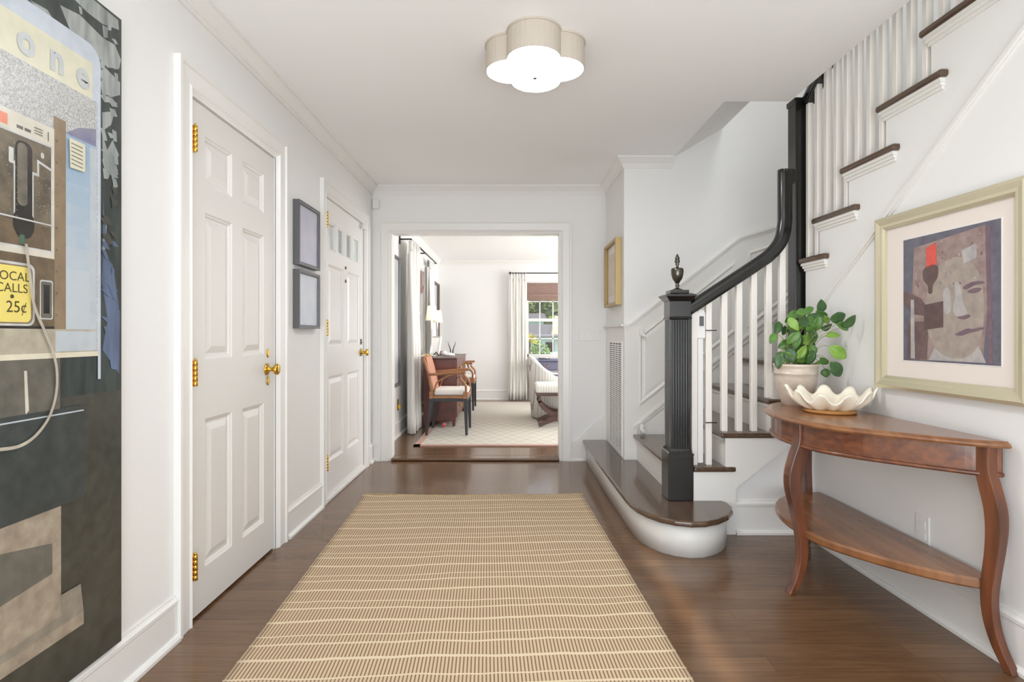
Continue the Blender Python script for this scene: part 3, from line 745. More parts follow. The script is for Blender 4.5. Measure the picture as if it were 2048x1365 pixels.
SH = outline([(1.66, 1.88), (1.59, 1.90), (1.50, 1.965), (1.42, 2.05), (1.345, 2.15), (1.28, 2.27), (1.255, 2.42), (1.265, 2.60), (1.32, 2.76), (1.43, 2.88), (1.55, 2.93), (1.64, 2.94)])
slab(SH, [(.006, .243), (0, .25), (0, .272), (.006, .28)], 'shelf', 'table_top', tb)
def cab_leg(base, out_dir, w=.045, prof_=None):
    # centre line offsets along out_dir with height (z, offset, thickness)
    P = prof_ or [(.74, -.005, .05), (.66, -.005, .05), (.60, .012, .056), (.53, .03, .06), (.46, .034, .056), (.38, .022, .046), (.30, .006, .041), (.22, -.006, .038), (.14, -.004, .035), (.07, .014, .032), (.02, .036, .031), (0, .046, .03)]
    C3 = catmull([(p[0], p[1], p[2]) for p in P], 4); d = Vector((out_dir[0], out_dir[1])).normalized(); sd = Vector((-d.y, d.x)); rings = []
    for z, o, t in C3:
        c = Vector(base) + d * o; hw = w / 2 * (.72 + .28 * min(1, max(0, z / .6)))
        rings.append([tuple((c + d * a * t / 2 + sd * b * hw)) + (z,) for a, b in ((-1, -1), (-1, 1), (1, 1), (1, -1))])
    return MB().loft(rings, smooth=False).build('leg', 'table_leg', tb, bevel=.004)
cab_leg((1.250, 2.385), (-1, -.08), .052)
cab_leg((1.63, 1.885), (.3, -1), .046, [(.74, -.005, .044), (.66, -.005, .044), (.60, .008, .048), (.53, .024, .05), (.46, .028, .048), (.38, .022, .043), (.30, .012, .041), (.22, .006, .038), (.14, .014, .035), (.07, .036, .032), (.02, .062, .031), (0, .072, .03)])
cab_leg((1.578, 2.945), (.1, 1), .05, [(.74, 0, .045), (.6, .004, .05), (.5, .014, .05), (.38, .006, .042), (.28, -.004, .04), (.14, -.006, .036), (.05, .006, .034), (0, .012, .032)])

# shell bowl
bx, by, bz = 1.475, 2.555, .76
bowl = thing('shell_bowl', 'ivory ruffled clam shell bowl on a wooden base on the console table', 'bowl', (bx, by, bz))
MB().lathe([(.10, 0), (.108, .002), (.11, .009), (.106, .014), (.0, .014)], (bx, by, bz), n=40, caps=False).build('base', 'shell_base', bowl)
mb = MB(); nr, nt_ = 14, 220; rings = []
for i in range(nr + 1):
    r = i / nr; ring_ = []
    for j in range(nt_):
        a = 2 * math.pi * j / nt_; ca, sa = math.cos(a), math.sin(a)
        w_ = math.cos(a * 11 + .9 + .35 * math.sin(2 * a)); fl = math.copysign(abs(w_) ** .8, w_); amp = r ** 1.6
        ends = abs(ca) ** 3; rr = r ** .78
        rx_ = .188 * rr; ry_ = (.112 - .012 * ends) * rr
        rad = 1 + .045 * fl * amp
        z = .012 + (.058 + .032 * ends + .026 * max(0, sa) ** 2) * r ** 2.4 + .022 * fl * amp
        x, y = rx_ * ca * rad, ry_ * sa * rad
        th = math.radians(-24); x, y = x * math.cos(th) - y * math.sin(th), x * math.sin(th) + y * math.cos(th)
        ring_.append((bx + x * .97, by + y * .97, bz + z))
    rings.append(ring_)
mb.loft(rings[1:], caps=False)
mb.bm.verts.ensure_lookup_table(); mb.F(mb.bm.verts[0:nt_][::-1])
mb.build('shell', 'shell', bowl, solid=.008)

# potted plant
px, py, pz = 1.462, 2.835, .76
plant = thing('potted_plant', 'leafy green trailing plant in a cream glazed pot behind the shell bowl', 'plant', (px, py, pz))
MB().lathe([(.062, 0), (.066, .006), (.082, .05), (.096, .10), (.101, .14), (.1015, .158), (.1045, .160), (.1045, .166), (.1015, .168), (.1025, .195), (.107, .2), (.107, .21), (.101, .212), (.096, .2), (.094, .18)], (px, py, pz), n=44, caps=False).build('pot', 'pot', plant)
MB().lathe([(.095, .185), (.06, .192), (.02, .196), (.001, .197)], (px, py, pz), n=30, caps=False).build('soil', 'soil', plant)
def leafat(u, v, Y, ln, wd, ang, tone, tilt=0.5, yaw=0):
    # centre from photo position at its own depth; ang = direction of the tip in the picture plane
    X = (u - 1024) / 1100 * Y; Z = CH - (v - 670) / 1100 * Y
    d = Vector((math.cos(ang), 0, math.sin(ang))); s_ = Vector((-math.sin(ang), 0, math.cos(ang)))
    nrm = Vector((0, -1, 0)); ax = d
    R = Matrix.Rotation(tilt, 3, ax); s_ = R @ s_; nrm = R @ nrm
    R2 = Matrix.Rotation(yaw, 3, s_); d = R2 @ d; nrm = R2 @ nrm
    mb = MB(); rows = []; n = 9
    for i in range(n + 1):
        t = i / n; hw = wd / 2 * (math.sin(math.pi * min(1, t ** .85 * 1.0)) ** .75 if 0 < t < 1 else 0.02)
        c = Vector((X, Y, Z)) + d * (t - .5) * ln + nrm * (-.16 * ln * (t - .4) ** 2 * 2)
        row = []
        for k in (-1, -.5, 0, .5, 1):
            row.append(tuple(c + s_ * hw * k + nrm * (abs(k) ** 1.5) * hw * .28))
        rows.append(row)
    mb.loft(rows, closed=False, caps=False)
    mb.build('leaf', ('leaf_d', 'leaf', 'leaf_l')[tone], plant, solid=.0012)
    b = Vector((X, Y, Z)) - d * ln * .5; return b
LV = [(530, 195, 95, 70, 80, 0), (660, 280, 110, 80, 20, 0), (742, 312, 120, 70, 50, 0), (700, 350, 120, 62, -10, 1), (482, 290, 135, 74, 15, 0), (578, 352, 110, 54, 0, 0), (622, 415, 95, 50, -8, 2),
      (660, 545, 150, 84, -35, 2), (645, 672, 140, 82, -50, 0), (566, 697, 64, 58, -80, 1), (352, 440, 150, 70, -62, 0), (205, 360, 105, 60, 250, 0), (256, 380, 70, 46, -95, 0), (172, 438, 90, 50, 240, 1),
      (252, 485, 84, 62, 215, 1), (304, 565, 110, 76, -70, 0), (218, 600, 125, 66, 262, 0), (436, 560, 110, 90, 250, 2), (478, 430, 110, 46, -80, 0), (345, 350, 110, 60, -75, 1), (312, 328, 90, 50, 235, 2),
      (402, 244, 120, 60, 12, 1), (330, 262, 110, 60, 200, 1), (452, 350, 110, 60, -95, 1), (386, 300, 100, 56, 60, 2), (372, 590, 100, 62, 240, 0), (470, 520, 80, 50, 100, 1), (556, 610, 90, 46, -40, 1), (440, 225, 90, 46, 20, 1), (570, 300, 80, 40, -60, 2), (510, 620, 80, 34, 20, 2),
      (540, 255, 90, 44, -25, 1), (290, 290, 80, 46, 220, 1), (420, 620, 80, 46, -100, 0)]
random.seed(11)
for _ in range(20): LV.append((random.gauss(400, 95), random.uniform(290, 600), random.uniform(90, 125), random.uniform(56, 74), random.uniform(-150, 60), random.choice((0, 1, 1, 2))))
stm = MB()
for k, (a, b, ln, wd, ang, tone) in enumerate(LV):
    Y = 2.80 + random.uniform(-.06, .07); pxm = Y / 1100 / 3.737
    u_, v_ = 1500 + a / 3.737, 560 + b / 3.737
    hw_ = ln / 3.737 * .55 * max(.4, abs(math.cos(math.radians(ang)))) ; Y = min(Y, 1.632 * 1100 / (u_ + hw_ - 1024)); pxm = Y / 1100 / 3.737
    bs = leafat(u_, v_, Y, ln * pxm * 1.08, wd * pxm * 1.16, math.radians(ang), tone, random.uniform(-.7, .7), random.uniform(-.35, .35))
    root_ = Vector((px + random.uniform(-.05, .05), py + random.uniform(-.04, .04), pz + .19))
    mid = (bs + root_) / 2 + Vector((random.uniform(-.02, .02), 0, .05))
    stm.tube(catmull([tuple(root_), tuple(mid), tuple(bs)], 5), .0013, n=5)
stm.build('stems', 'stem', plant)

# ------------------------------------------------------------------ framed pictures
def pic_frame(name, label, mp, a0, a1, b0, b1, w_, depth, m, mat_w, parent_loc, cat='picture', matboard='matboard', prof_=None):
    t = thing(name, label, cat, parent_loc)
    pr = prof_ or [(0, 0), (0, depth * .85), (w_ * .25, depth), (w_ * .6, depth * .82), (w_ * .8, depth * .8), (w_, depth * .6), (w_, depth * .3)]
    MB().rings([(a0, b0), (a1, b0), (a1, b1), (a0, b1)], pr, mp).build('frame', m, t)
    MB().prism([(a0 + w_ * .9, b0 + w_ * .9), (a1 - w_ * .9, b0 + w_ * .9), (a1 - w_ * .9, b1 - w_ * .9), (a0 + w_ * .9, b1 - w_ * .9)], .001, depth * .35, mp).build('mat_board', matboard, t)
    return t
# big portrait picture at right
bp_ = pic_frame('framed_picture', 'large pale gold framed portrait print with a red mark above the console table', fR, 1.772, 2.49, .885, 1.638, .055, .036, 'gold', .1, (1.67, 2.13, .885))
A0, A1, B0, B1 = 1.883, 2.336, 1.012, 1.52
cols_ = {'slate': ((112, 110, 122), (92, 90, 102)), 'taupe': ((136, 112, 108), (164, 144, 140)), 'face': ((172, 160, 148), (150, 138, 130)), 'red': ((222, 92, 80), (206, 82, 72)), 'dark': ((88, 70, 68), (104, 84, 82)), 'line': ((108, 86, 98), (126, 104, 112)), 'brown': ((118, 96, 92), (98, 78, 80)), 'pale': ((188, 182, 178), (160, 156, 158))}
am = []; idx = {}
for k, (c1, c2) in cols_.items():
    idx[k] = len(am); am.append(mat('print_' + k, c1, .3, noise=c2, scale=26))
mb = MB()
def closed_curve(P, n=5):
    Q = [P[-1]] + list(P) + [P[0], P[1]]; out = []
    for i in range(1, len(Q) - 2):
        p0, p1, p2, p3 = [Vector(q) for q in Q[i - 1:i + 3]]
        for k in range(n):
            t = k / n; out.append(tuple(.5 * ((2 * p1) + (p2 - p0) * t + (2 * p0 - 5 * p1 + 4 * p2 - p3) * t * t + (3 * p1 - p0 - 3 * p2 + p3) * t ** 3)))
    return out
def lay(poly, key, h, curve=False):
    if curve: poly = closed_curve(poly)
    poly = [(min(max(x, 0), 1), min(max(y, 0), 1)) for x, y in poly]
    mb.mi = idx[key]; mb.prism([(A1 - x * (A1 - A0), B1 - y * (B1 - B0)) for x, y in poly], .0128, h, fR)
lay([(0, 0), (1, 0), (1, 1), (0, 1)], 'slate', .0132)
lay([(.13, .08), (.86, .02), (.88, .6), (.84, .98), (.2, .99), (.1, .6)], 'taupe', .0134)
lay([(.86, .03), (.90, .03), (.93, .985), (.89, .985)], 'line', .01345)
lay([(0, .42), (.12, .46), (.22, .5), (.27, .56), (.27, .64), (.12, .62), (.03, .55), (0, .5)], 'brown', .01355)
lay([(.05, .68), (.3, .68), (.28, .985), (.05, .985)], 'brown', .0136)
lay([(.09, .5), (.13, .5), (.14, .98), (.09, .98)], 'pale', .0137)
lay([(.30, .985), (.40, .84), (.52, .92), (.7, .94), (.80, .86), (.87, .985)], 'pale', .01375)
lay([(.34, .86), (.28, .72), (.27, .55), (.31, .38), (.40, .27), (.55, .21), (.70, .24), (.81, .36), (.85, .52), (.85, .68), (.82, .82), (.75, .92), (.62, .965), (.46, .94)], 'face', .0138, True)
lay([(.58, .40), (.63, .42), (.66, .55), (.70, .63), (.66, .66), (.60, .655), (.56, .60), (.58, .5)], 'pale', .014, True)
lay([(.46, .46), (.52, .44), (.54, .6), (.47, .62)], 'pale', .0139, True)
lay([(.27, .10), (.38, .07), (.39, .24), (.28, .26)], 'red', .0142)
lay([(.24, .27), (.32, .24), (.40, .26), (.40, .34), (.35, .40), (.34, .46), (.30, .46), (.29, .40), (.24, .35)], 'dark', .0142, True)
lay([(.25, .55), (.46, .53), (.46, .73), (.25, .75)], 'dark', .0143)
lay([(.58, .785), (.64, .76), (.70, .742), (.75, .745), (.82, .735), (.86, .74), (.80, .76), (.72, .775), (.64, .795)], 'line', .0144, True)
lay([(.60, .655), (.65, .65), (.71, .64), (.73, .655), (.68, .675), (.63, .672)], 'line', .0144, True)
lay([(.66, .44), (.74, .41), (.84, .41), (.85, .43), (.77, .435), (.69, .46)], 'line', .0144, True)
lay([(.70, .475), (.76, .455), (.83, .46), (.80, .485), (.74, .49)], 'line', .0144, True)
lay([(.64, .17), (.78, .14), (.79, .24), (.67, .27)], 'pale', .0144)
random.seed(3)
for _ in range(60):
    x, y = random.uniform(.14, .84), random.uniform(.06, .42); q = random.uniform(.006, .02)
    lay([(x, y), (x + q, y + random.uniform(-.01, .01)), (x + q, y + q), (x, y + q * 1.2)], random.choice(('pale', 'taupe', 'face', 'line')), .01405 + random.random() * .0001)
mb.build('print', am, bp_)
MB().rings([(A0 - .004, B0 - .004), (A1 + .004, B0 - .004), (A1 + .004, B1 + .004), (A0 - .004, B1 + .004)], [(0, .0127), (.001, .015), (.004, .0145)], fR).build('mat_bevel', 'plastic', bp_)

# small gold frame by the stairs
gf = pic_frame('framed_picture', 'small gold framed sketch above the vent grille', fP, 4.18, 4.70, 1.35, 1.865, .022, .05, 'gold2', .05, (XP, 4.44, 1.35),
               prof_=[(0, 0), (0, .047), (.004, .05), (.018, .05), (.022, .046), (.022, .02)])
mb = MB(); mb.prism([(4.28, 1.44), (4.60, 1.44), (4.60, 1.78), (4.28, 1.78)], .019, .0205, fP); mb.build('print', mat('sketch_paper', (222, 212, 194), .8, noise=(208, 194, 172), scale=9), gf)
# two grey frames between the doors
for nm, z0, z1, lb, c1, c2 in (('framed_picture', 1.52, 1.889, 'upper of two grey framed pictures between the doors', (196, 194, 208), (178, 180, 200)), ('framed_picture', 1.157, 1.493, 'lower of two grey framed pictures between the doors', (206, 210, 220), (190, 198, 210))):
    f_ = pic_frame(nm, lb, fL, 3.11, 3.448, z0, z1, .02, .038, 'frame_grey', .03, (XL, 3.28, z0), prof_=[(0, 0), (0, .038), (.012, .038), (.018, .036), (.02, .03), (.02, .012)])
    MB().prism([(3.13, z0 + .02), (3.428, z0 + .02), (3.428, z1 - .02), (3.13, z1 - .02)], .0135, .026, fL).build('print', mat('abstract_print', c1, .35, noise=c2, scale=8), f_)

# ------------------------------------------------------------------ telephone picture (left)
XA = XL + .025
fA = lambda a, b, h: (XA + h, a, b)
def pp(u, v): Y = -XA * 1100 / (1024 - u); return (Y, CH - (v - 670) / 1100 * Y)
ph = thing('wall_art', 'tall unframed print of a street pay telephone at the left', 'picture', (XL, 1.3, .165))
A0_, A1_, B0_, B1_ = .93, 1.711, .168, 2.10
pc = dict(bgd=((66, 74, 71), (38, 44, 42)), low=((76, 75, 67), (58, 57, 51)), stroke=((176, 180, 176), (120, 126, 124)), bluestroke=((100, 116, 146), (70, 82, 104)), edge=((196, 204, 212), (184, 192, 202)), cream=((216, 212, 186), (206, 204, 182)),
          letter=((184, 188, 192), (192, 196, 194)), silver=((206, 206, 202), (140, 140, 138)), blue=((140, 166, 192), (170, 184, 196)), pale=((188, 196, 200), (176, 184, 190)), **{'b%d' % k: ((148 + 7 * k, 172 + 4 * k, 194 + k), (162 + 5 * k, 180 + 3 * k, 194 + k)) for k in range(6)}, purple=((120, 118, 150), (140, 140, 150)),
          strip=((146, 126, 100), (128, 110, 88)), body=((84, 76, 64), (124, 112, 92)), chrome=((208, 208, 204), (180, 180, 176)), head=((212, 206, 190), (200, 194, 178)), hand=((126, 120, 104), (84, 80, 70)), dk=((36, 34, 32), (54, 50, 46)),
          brown=((118, 102, 80), (92, 78, 62)), yellow=((232, 214, 110), (226, 208, 120)), ink=((70, 64, 40), (80, 72, 46)), shelf=((186, 178, 158), (160, 152, 134)), lip=((222, 214, 192), (212, 204, 182)), grey=((112, 108, 98), (92, 90, 82)),
          box=((70, 75, 73), (56, 60, 58)), ped=((170, 158, 140), (138, 124, 110)), base=((150, 142, 128), (126, 118, 106)), red=((226, 138, 108), (216, 128, 100)), green=((84, 116, 100), (70, 100, 86)), cord=((196, 188, 172), (168, 160, 146)))
pm = []; pi_ = {}
for k, (c1, c2) in pc.items():
    pi_[k] = len(pm); pm.append(brush_mat('picture_' + k, c1, c2) if 'stroke' in k or k == 'bgd' else mat('picture_' + k, c1, .32, noise=c2, scale=240 if k == 'silver' else 26))
mb = MB(); mb.mi = pi_['low']
mb.box(XL + .001, XA, A0_, A1_, B0_, B1_)
HL = [0]
def L(poly, key, px_=False):
    HL[0] += .00003; mb.mi = pi_[key]
    mb.flat([pp(*p) for p in poly] if px_ else poly, fA, HL[0])
def R_(a0, b0, a1, b1, key): L([(a0, b0), (a1, b0), (a1, b1), (a0, b1)], key)
R_(A0_ + .002, .95, A1_ - .002, B1_ - .002, 'bgd')
for q in ([(150, 0), (188, 0), (236, 40), (238, 60), (205, 48), (175, 25)], [(206, 440), (214, 450), (210, 500), (205, 500)], [(120, 10), (160, 30), (205, 75), (230, 90), (242, 120), (238, 138), (215, 135), (180, 100), (140, 60)], [(205, 130), (240, 165), (240, 190), (222, 195), (208, 185)], [(204, 225), (230, 222), (222, 250), (205, 262)], [(204, 320), (225, 280), (238, 310), (215, 360)], [(60, 0), (95, 20), (110, 45), (80, 25)],[(204, 265),(214,300),(206,330)]): L(q, 'stroke', True)
for q in ([(206, 505), (225, 530), (236, 600), (240, 650), (215, 640), (203, 560)], [(215, 640), (240, 620), (238, 748), (205, 700)], [(206, 400), (212, 470), (205, 480)]): L(q, 'bluestroke', True)
random.seed(5)
for k_, (u0, u1, v0, v1, key, n_) in enumerate(((150, 240, 20, 230, 'stroke', 26), (204, 240, 230, 370, 'stroke', 12), (204, 240, 480, 740, 'bluestroke', 12), (204, 240, 380, 480, 'low', 8))):
    for _ in range(n_):
        u = random.uniform(u0, u1); v = random.uniform(v0, v1)
        if v < 110 and u < 190 and v > (u - 60) * 1.0: continue
        a_, l_, w__ = random.uniform(.5, 1.3), random.uniform(14, 34), random.uniform(2, 6)
        du, dv = math.cos(a_) * l_ / 2, math.sin(a_) * l_ / 2
        u = min(max(u, 206 - 0 if v > 140 else 0) , 236 - abs(du))
        if u - abs(du) < 200 and v > 120: u = 202 + abs(du)
        if u + abs(du) > 241 or v - 42 < (243 - 42 - 201) + 0 and u > 243: continue
        if v - abs(dv) - w__ < 42 - (243 - u + abs(du)) * .80 + 20: continue
        L([(u - du - w__ * .4, v - dv), (u - du * .3 + w__, v - dv * .6), (u + du, v + dv), (u + du * .4 - w__, v + dv * .9)], key, True)
# booth housing with rounded corner
rc = [(1.622 - .05 + .05 * math.cos(t), 1.958 - .05 + .05 * math.sin(t)) for t in [math.radians(90 - 10 * k) for k in range(10)]]
L([(1.0, 1.06), (1.0, 1.958)] + rc + [(1.622, 1.06)], 'edge'); R_(1.611, .99, 1.622, 1.07, 'edge'); R_(1.606, 1.07, 1.609, 1.80, 'silver')
R_(1.0, 1.80, 1.59, 1.905, 'cream')
R_(1.0, 1.66, 1.604, 1.80, 'silver'); L([(1.48, 1.66), (1.604, 1.66), (1.604, 1.72), (1.54, 1.70)], 'purple')
R_(1.495, 1.135, 1.604, 1.668, 'blue'); [R_(1.495, 1.135, 1.58, 1.60 - .06 * k, 'b%d' % k) for k in range(6)]; R_(1.58, 1.10, 1.604, 1.66, 'pale')
R_(1.455, 1.135, 1.495, 1.70, 'strip'); R_(1.0, 1.32, 1.457, 1.665, 'head')
R_(1.0, 1.335, 1.452, 1.618, 'chrome'); R_(1.0, 1.340, 1.447, 1.612, 'body'); R_(1.0, 1.34, 1.447, 1.40, 'brown')
R_(1.29, 1.625, 1.322, 1.652, 'red')
for a in (1.352, 1.374): R_(a - .006, 1.628, a + .012, 1.636, 'grey')
for q in ([(1.325, 1.575), (1.338, 1.575), (1.338, 1.545), (1.345, 1.545), (1.345, 1.40), (1.338, 1.40), (1.338, 1.537), (1.328, 1.537), (1.325, 1.54)], [(1.388, 1.40), (1.394, 1.39), (1.394, 1.525), (1.41, 1.525), (1.41, 1.56), (1.447, 1.55), (1.447, 1.556), (1.404, 1.568), (1.404, 1.532), (1.388, 1.532)]): L(q, 'chrome')
rr_ = lambda a0, b0, a1, b1, r: [(x, y) for cx_, cy_, s0 in ((a1 - r, b1 - r, 0), (a0 + r, b1 - r, 90), (a0 + r, b0 + r, 180), (a1 - r, b0 + r, 270)) for k in range(5) for x, y in [(cx_ + r * math.cos(math.radians(s0 + 22.5 * k)), cy_ + r * math.sin(math.radians(s0 + 22.5 * k)))]]
L(rr_(1.342, 1.36, 1.39, 1.60, .018), 'dk'); L(rr_(1.348, 1.44, 1.376, 1.595, .012), 'hand'); L(rr_(1.336, 1.365, 1.396, 1.43, .025), 'dk')
L(rr_(1.415, 1.575, 1.425, 1.59, .005), 'chrome')
R_(1.355, 1.345, 1.368, 1.368, 'green')
R_(1.0, 1.115, 1.457, 1.32, 'brown'); R_(1.0, 1.115, 1.457, 1.142, 'dk')
L(rr_(1.20, 1.142, 1.397, 1.298, .018), 'chrome'); L(rr_(1.205, 1.147, 1.391, 1.292, .016), 'strip'); L(rr_(1.209, 1.151, 1.386, 1.288, .014), 'yellow')
L(rr_(1.412, 1.160, 1.452, 1.262, .006), 'chrome'); L(rr_(1.415, 1.163, 1.449, 1.258, .005), 'grey'); R_(1.423, 1.175, 1.442, 1.25, 'dk')
R_(1.0, 1.06, 1.604, 1.135, 'shelf'); R_(1.46, 1.075, 1.604, 1.13, 'pale'); R_(1.0, 1.058, 1.612, 1.072, 'lip')
R_(1.0, .905, 1.475, 1.058, 'grey'); R_(1.0, .905, 1.56, 1.0, 'bgd') if False else None
L([(1.366, 1.03), (1.374, 1.03), (1.380, .93), (1.370, .92)], 'head')
R_(1.0, .345, 1.478, .66, 'ped'); L([(1.0, .50), (1.25, .47), (1.45, .49), (1.45, .57), (1.3, .60), (1.0, .62)], 'grey'); R_(1.0, .40, 1.44, .46, 'ped')
L([(1.0, .337), (1.556, .337), (1.545, .42), (1.478, .42), (1.478, .365), (1.0, .35)], 'base'); R_(1.0, .302, 1.556, .337, 'ped')
R_(1.0, .66, 1.556, .922, 'box'); R_(1.0, .905, 1.556, .909, 'pale')
mb.mi = pi_['letter']; HL[0] += .00005
for ch_, a in zip('phone', (1.19, 1.28, 1.372, 1.465, 1.553)): text_polys(mb, ch_, a, 1.853, .105, fA, HL[0], xs=.9, bold=.0035)
mb.mi = pi_['ink']
text_polys(mb, 'LOCAL', 1.333, 1.262, .031, fA, HL[0]); text_polys(mb, 'CALLS', 1.333, 1.233, .031, fA, HL[0]); text_polys(mb, '25¢', 1.345, 1.187, .040, fA, HL[0])
L(rr_(1.328, 1.208, 1.338, 1.218, .005), 'ink')
mb.mi = pi_['strip']
for k in range(9): R_(1.462, 1.17 + k * .058, 1.466, 1.175 + k * .058, 'grey')
for k in range(3): R_(1.395, 1.632 + k * .007, 1.42, 1.634 + k * .007, 'grey')
R_(1.436, 1.626, 1.438, 1.650, 'dk'); R_(1.0, 1.405, 1.447, 1.409, 'chrome')
random.seed(9)
for _ in range(70):
    a_, b_ = random.uniform(1.398, 1.444), random.uniform(1.42, 1.53); q = random.uniform(.0008, .003); L([(a_, b_), (a_ + q, b_ + q * .4), (a_ + q * .6, b_ + q)], random.choice(('chrome', 'grey', 'head')))
for _ in range(40):
    a_, b_ = random.uniform(1.30, 1.34), random.uniform(1.42, 1.60); q = random.uniform(.0008, .003); L([(a_, b_), (a_ + q, b_ + q * .4), (a_ + q * .6, b_ + q)], random.choice(('chrome', 'grey', 'head')))
for k in range(9): R_(1.3395, 1.41 + k * .014, 1.3445, 1.412 + k * .014, 'grey'); R_(1.389, 1.41 + k * .012, 1.3935, 1.412 + k * .012, 'grey')
# sticker
L([pp(133, 275), pp(165, 290), pp(165, 345), pp(135, 335)], 'cream')
for k in range(6): L([pp(137, 285 + 8 * k), pp(160, 296 + 8 * k), pp(160, 298 + 8 * k), pp(137, 287 + 8 * k)], 'grey')
cl = catmull([(*pp(u, v), 0) for u, v in ((46, 488), (52, 540), (62, 610), (82, 660), (100, 705), (108, 745), (106, 790), (92, 835), (65, 872), (32, 893), (-8, 900))], 8)
HL[0] += .00005; mb.mi = pi_['cord']
for i in range(len(cl) - 1):
    a, b = Vector(cl[i][:2]), Vector(cl[i + 1][:2]); t = (b - a).normalized(); nn = Vector((-t.y, t.x)) * .0042
    mb.flat([tuple(a - nn), tuple(b - nn), tuple(b + nn), tuple(a + nn)], fA, HL[0])
mb.build('print', pm, ph, recalc=False)

# ------------------------------------------------------------------ living room
lr = thing('lattice_rug', 'pale diamond lattice rug on the living room floor', 'rug', (1.2, 7.1, ZL))
MB().box(-.955, 3.2, 5.40, 8.9, ZL + .001, ZL + .010).build('pile', 'lattice', lr)
mb = MB(); mb.box(-.965, 3.2, 5.38, 5.44, ZL + .001, ZL + .012); mb.box(-.965, -.90, 5.38, 8.92, ZL + .001, ZL + .012); mb.box(-.965, 3.2, 8.86, 8.92, ZL + .001, ZL + .012)
mb.build('border', mat('rug_border', (186, 152, 138), .95), lr)
# windows
def window(name, label, mp, a0, a1, z0, z1, nv, nh, cas=.085):
    t = thing(name, label, 'window', mp((a0 + a1) / 2, z0, 0), kind='structure')
    MB().rings([(a0 - cas, z0), (a1 + cas, z0), (a1 + cas, z1 + cas), (a0 - cas, z1 + cas)], [(t_ * cas / .1, h) for t_, h in CS], mp, skip=(0,), fac=[0, 1, 1, 1]).build('window_frame', 'trim', t)
    mb = MB(); mb.prism([(a0 - cas - .02, z0 - .03), (a1 + cas + .02, z0 - .03), (a1 + cas + .02, z0), (a0 - cas - .02, z0)], -.06, .04, mp); mb.build('window_sill', 'trim', t, bevel=.004)
    mb = MB(); zm = (z0 + z1) / 2
    def bar(a, b, c, d, h0, h1): mb.prism([(a, c), (b, c), (b, d), (a, d)], h0, h1, mp)
    bar(a0, a0 + .03, z0, z1, -.1, -.04); bar(a1 - .03, a1, z0, z1, -.1, -.04); bar(a0, a1, z1 - .03, z1, -.1, -.04); bar(a0, a1, z0, z0 + .05, -.1, -.04); bar(a0, a1, zm - .025, zm + .025, -.1, -.045)
    for k in range(1, nv): x = a0 + (a1 - a0) * k / nv; bar(x - .009, x + .009, z0, z1, -.085, -.06)
    for half in (0, 1):
        for k in range(1, nh): z = z0 + (zm - z0) * k / nh + half * (zm - z0); bar(a0, a1, z - .009, z + .009, -.085, -.06)
    mb.build('sash', 'trim', t)
    MB().prism([(a0, z0), (a1, z0), (a1, z1), (a0, z1)], -.075, -.072, mp).build('pane', 'glass', t)
    return t
window('window_1', 'white multi-pane window on the living room back wall', fB, .25, 1.14, .74, 2.0, 4, 2)
window('window_2', 'white window on the living room side wall behind the lamps', fL, 6.62, 7.72, .85, 2.0, 3, 2)
def woven(name, label, mp, a0, a1, z0, z1):
    t = thing(name, label, 'window shade', mp((a0 + a1) / 2, z0, .02))
    MB().prism([(a0, z0 + .06), (a1, z0 + .06), (a1, z1), (a0, z1)], -.03, -.022, mp).build('panel', 'woven', t)
    mb = MB()
    for k in range(3): mb.prism([(a0, z0 + k * .03), (a1, z0 + k * .03), (a1, z0 + .07 + k * .02), (a0, z0 + .07 + k * .02)], -.02 + k * .004, -.014 + k * .006, mp)
    mb.build('fold', 'woven', t, bevel=.002)
woven('roman_blind', 'brown woven roman shade on the back window', fB, .255, 1.135, 1.70, 1.99)
woven('roman_blind', 'brown woven roman shade on the side window near the lamps', fL, 6.63, 7.71, 1.70, 1.99)
def curtain(label, p0, p1, z0, z1, n, out, spread=1.15, amp=.035):
    a = Vector(p0); b = Vector(p1); t = (b - a).normalized(); nn = Vector(out).normalized(); mid = (a + b) / 2; Ln = (b - a).length
    root = thing('curtain', label, 'curtain', (mid.x, mid.y, z0)); mb = MB(); rows = []; K = n * 8
    for i in range(13):
        f = i / 12; z = z0 + (z1 - z0) * f; sp = spread + (1 - spread) * f; am_ = amp * (1 - .45 * f)
        rows.append([tuple((mid + t * ((j / K - .5) * Ln * sp + .006 * math.sin(j * .9 + i * .5)) + nn * (am_ * math.sin(2 * math.pi * n * j / K) + .012 * math.sin(j * .37 + i * .35)))) + (z,) for j in range(K + 1)])
    mb.loft(rows, closed=False, caps=False); mb.build('panel', 'white_fabric', root, solid=.004)
    mb = MB(); rows = []
    for z, am_ in ((z1 - .10, amp * .55 + .003), (z1 - .03, amp * .35 + .003), (z1 + .02, amp * .5 + .003)):
        rows.append([tuple(mid + t * (j / K - .5) * Ln + nn * (am_ * math.sin(2 * math.pi * n * j / K))) + (z,) for j in range(K + 1)])
    mb.loft(rows, closed=False, caps=False); mb.build('pleated_heading', 'white_fabric', root, solid=.004)
    return root
curtain('white pleated curtain nearest the hall opening', (-1.115, 6.03), (-1.115, 6.52), .035, 2.14, 6, (1, 0), 1.1, .05)
curtain('white pleated curtain behind the two table lamps', (-1.15, 7.70), (-1.15, 8.05), .035, 2.14, 5, (1, 0), 1.1, .038)
curtain('white pleated curtain left of the back window', (-.045, 9.13), (.235, 9.13), .04, 2.12, 6, (0, 1), 1.12, .02)
r1 = thing('curtain_rod', 'dark curtain rod along the living room side wall', 'curtain rod', (-1.12, 7, 2.17))
MB().tube([(-1.115, 6.05, 2.172), (-1.115, 8.1, 2.172)], .011, n=12).build('rod', 'rod', r1)
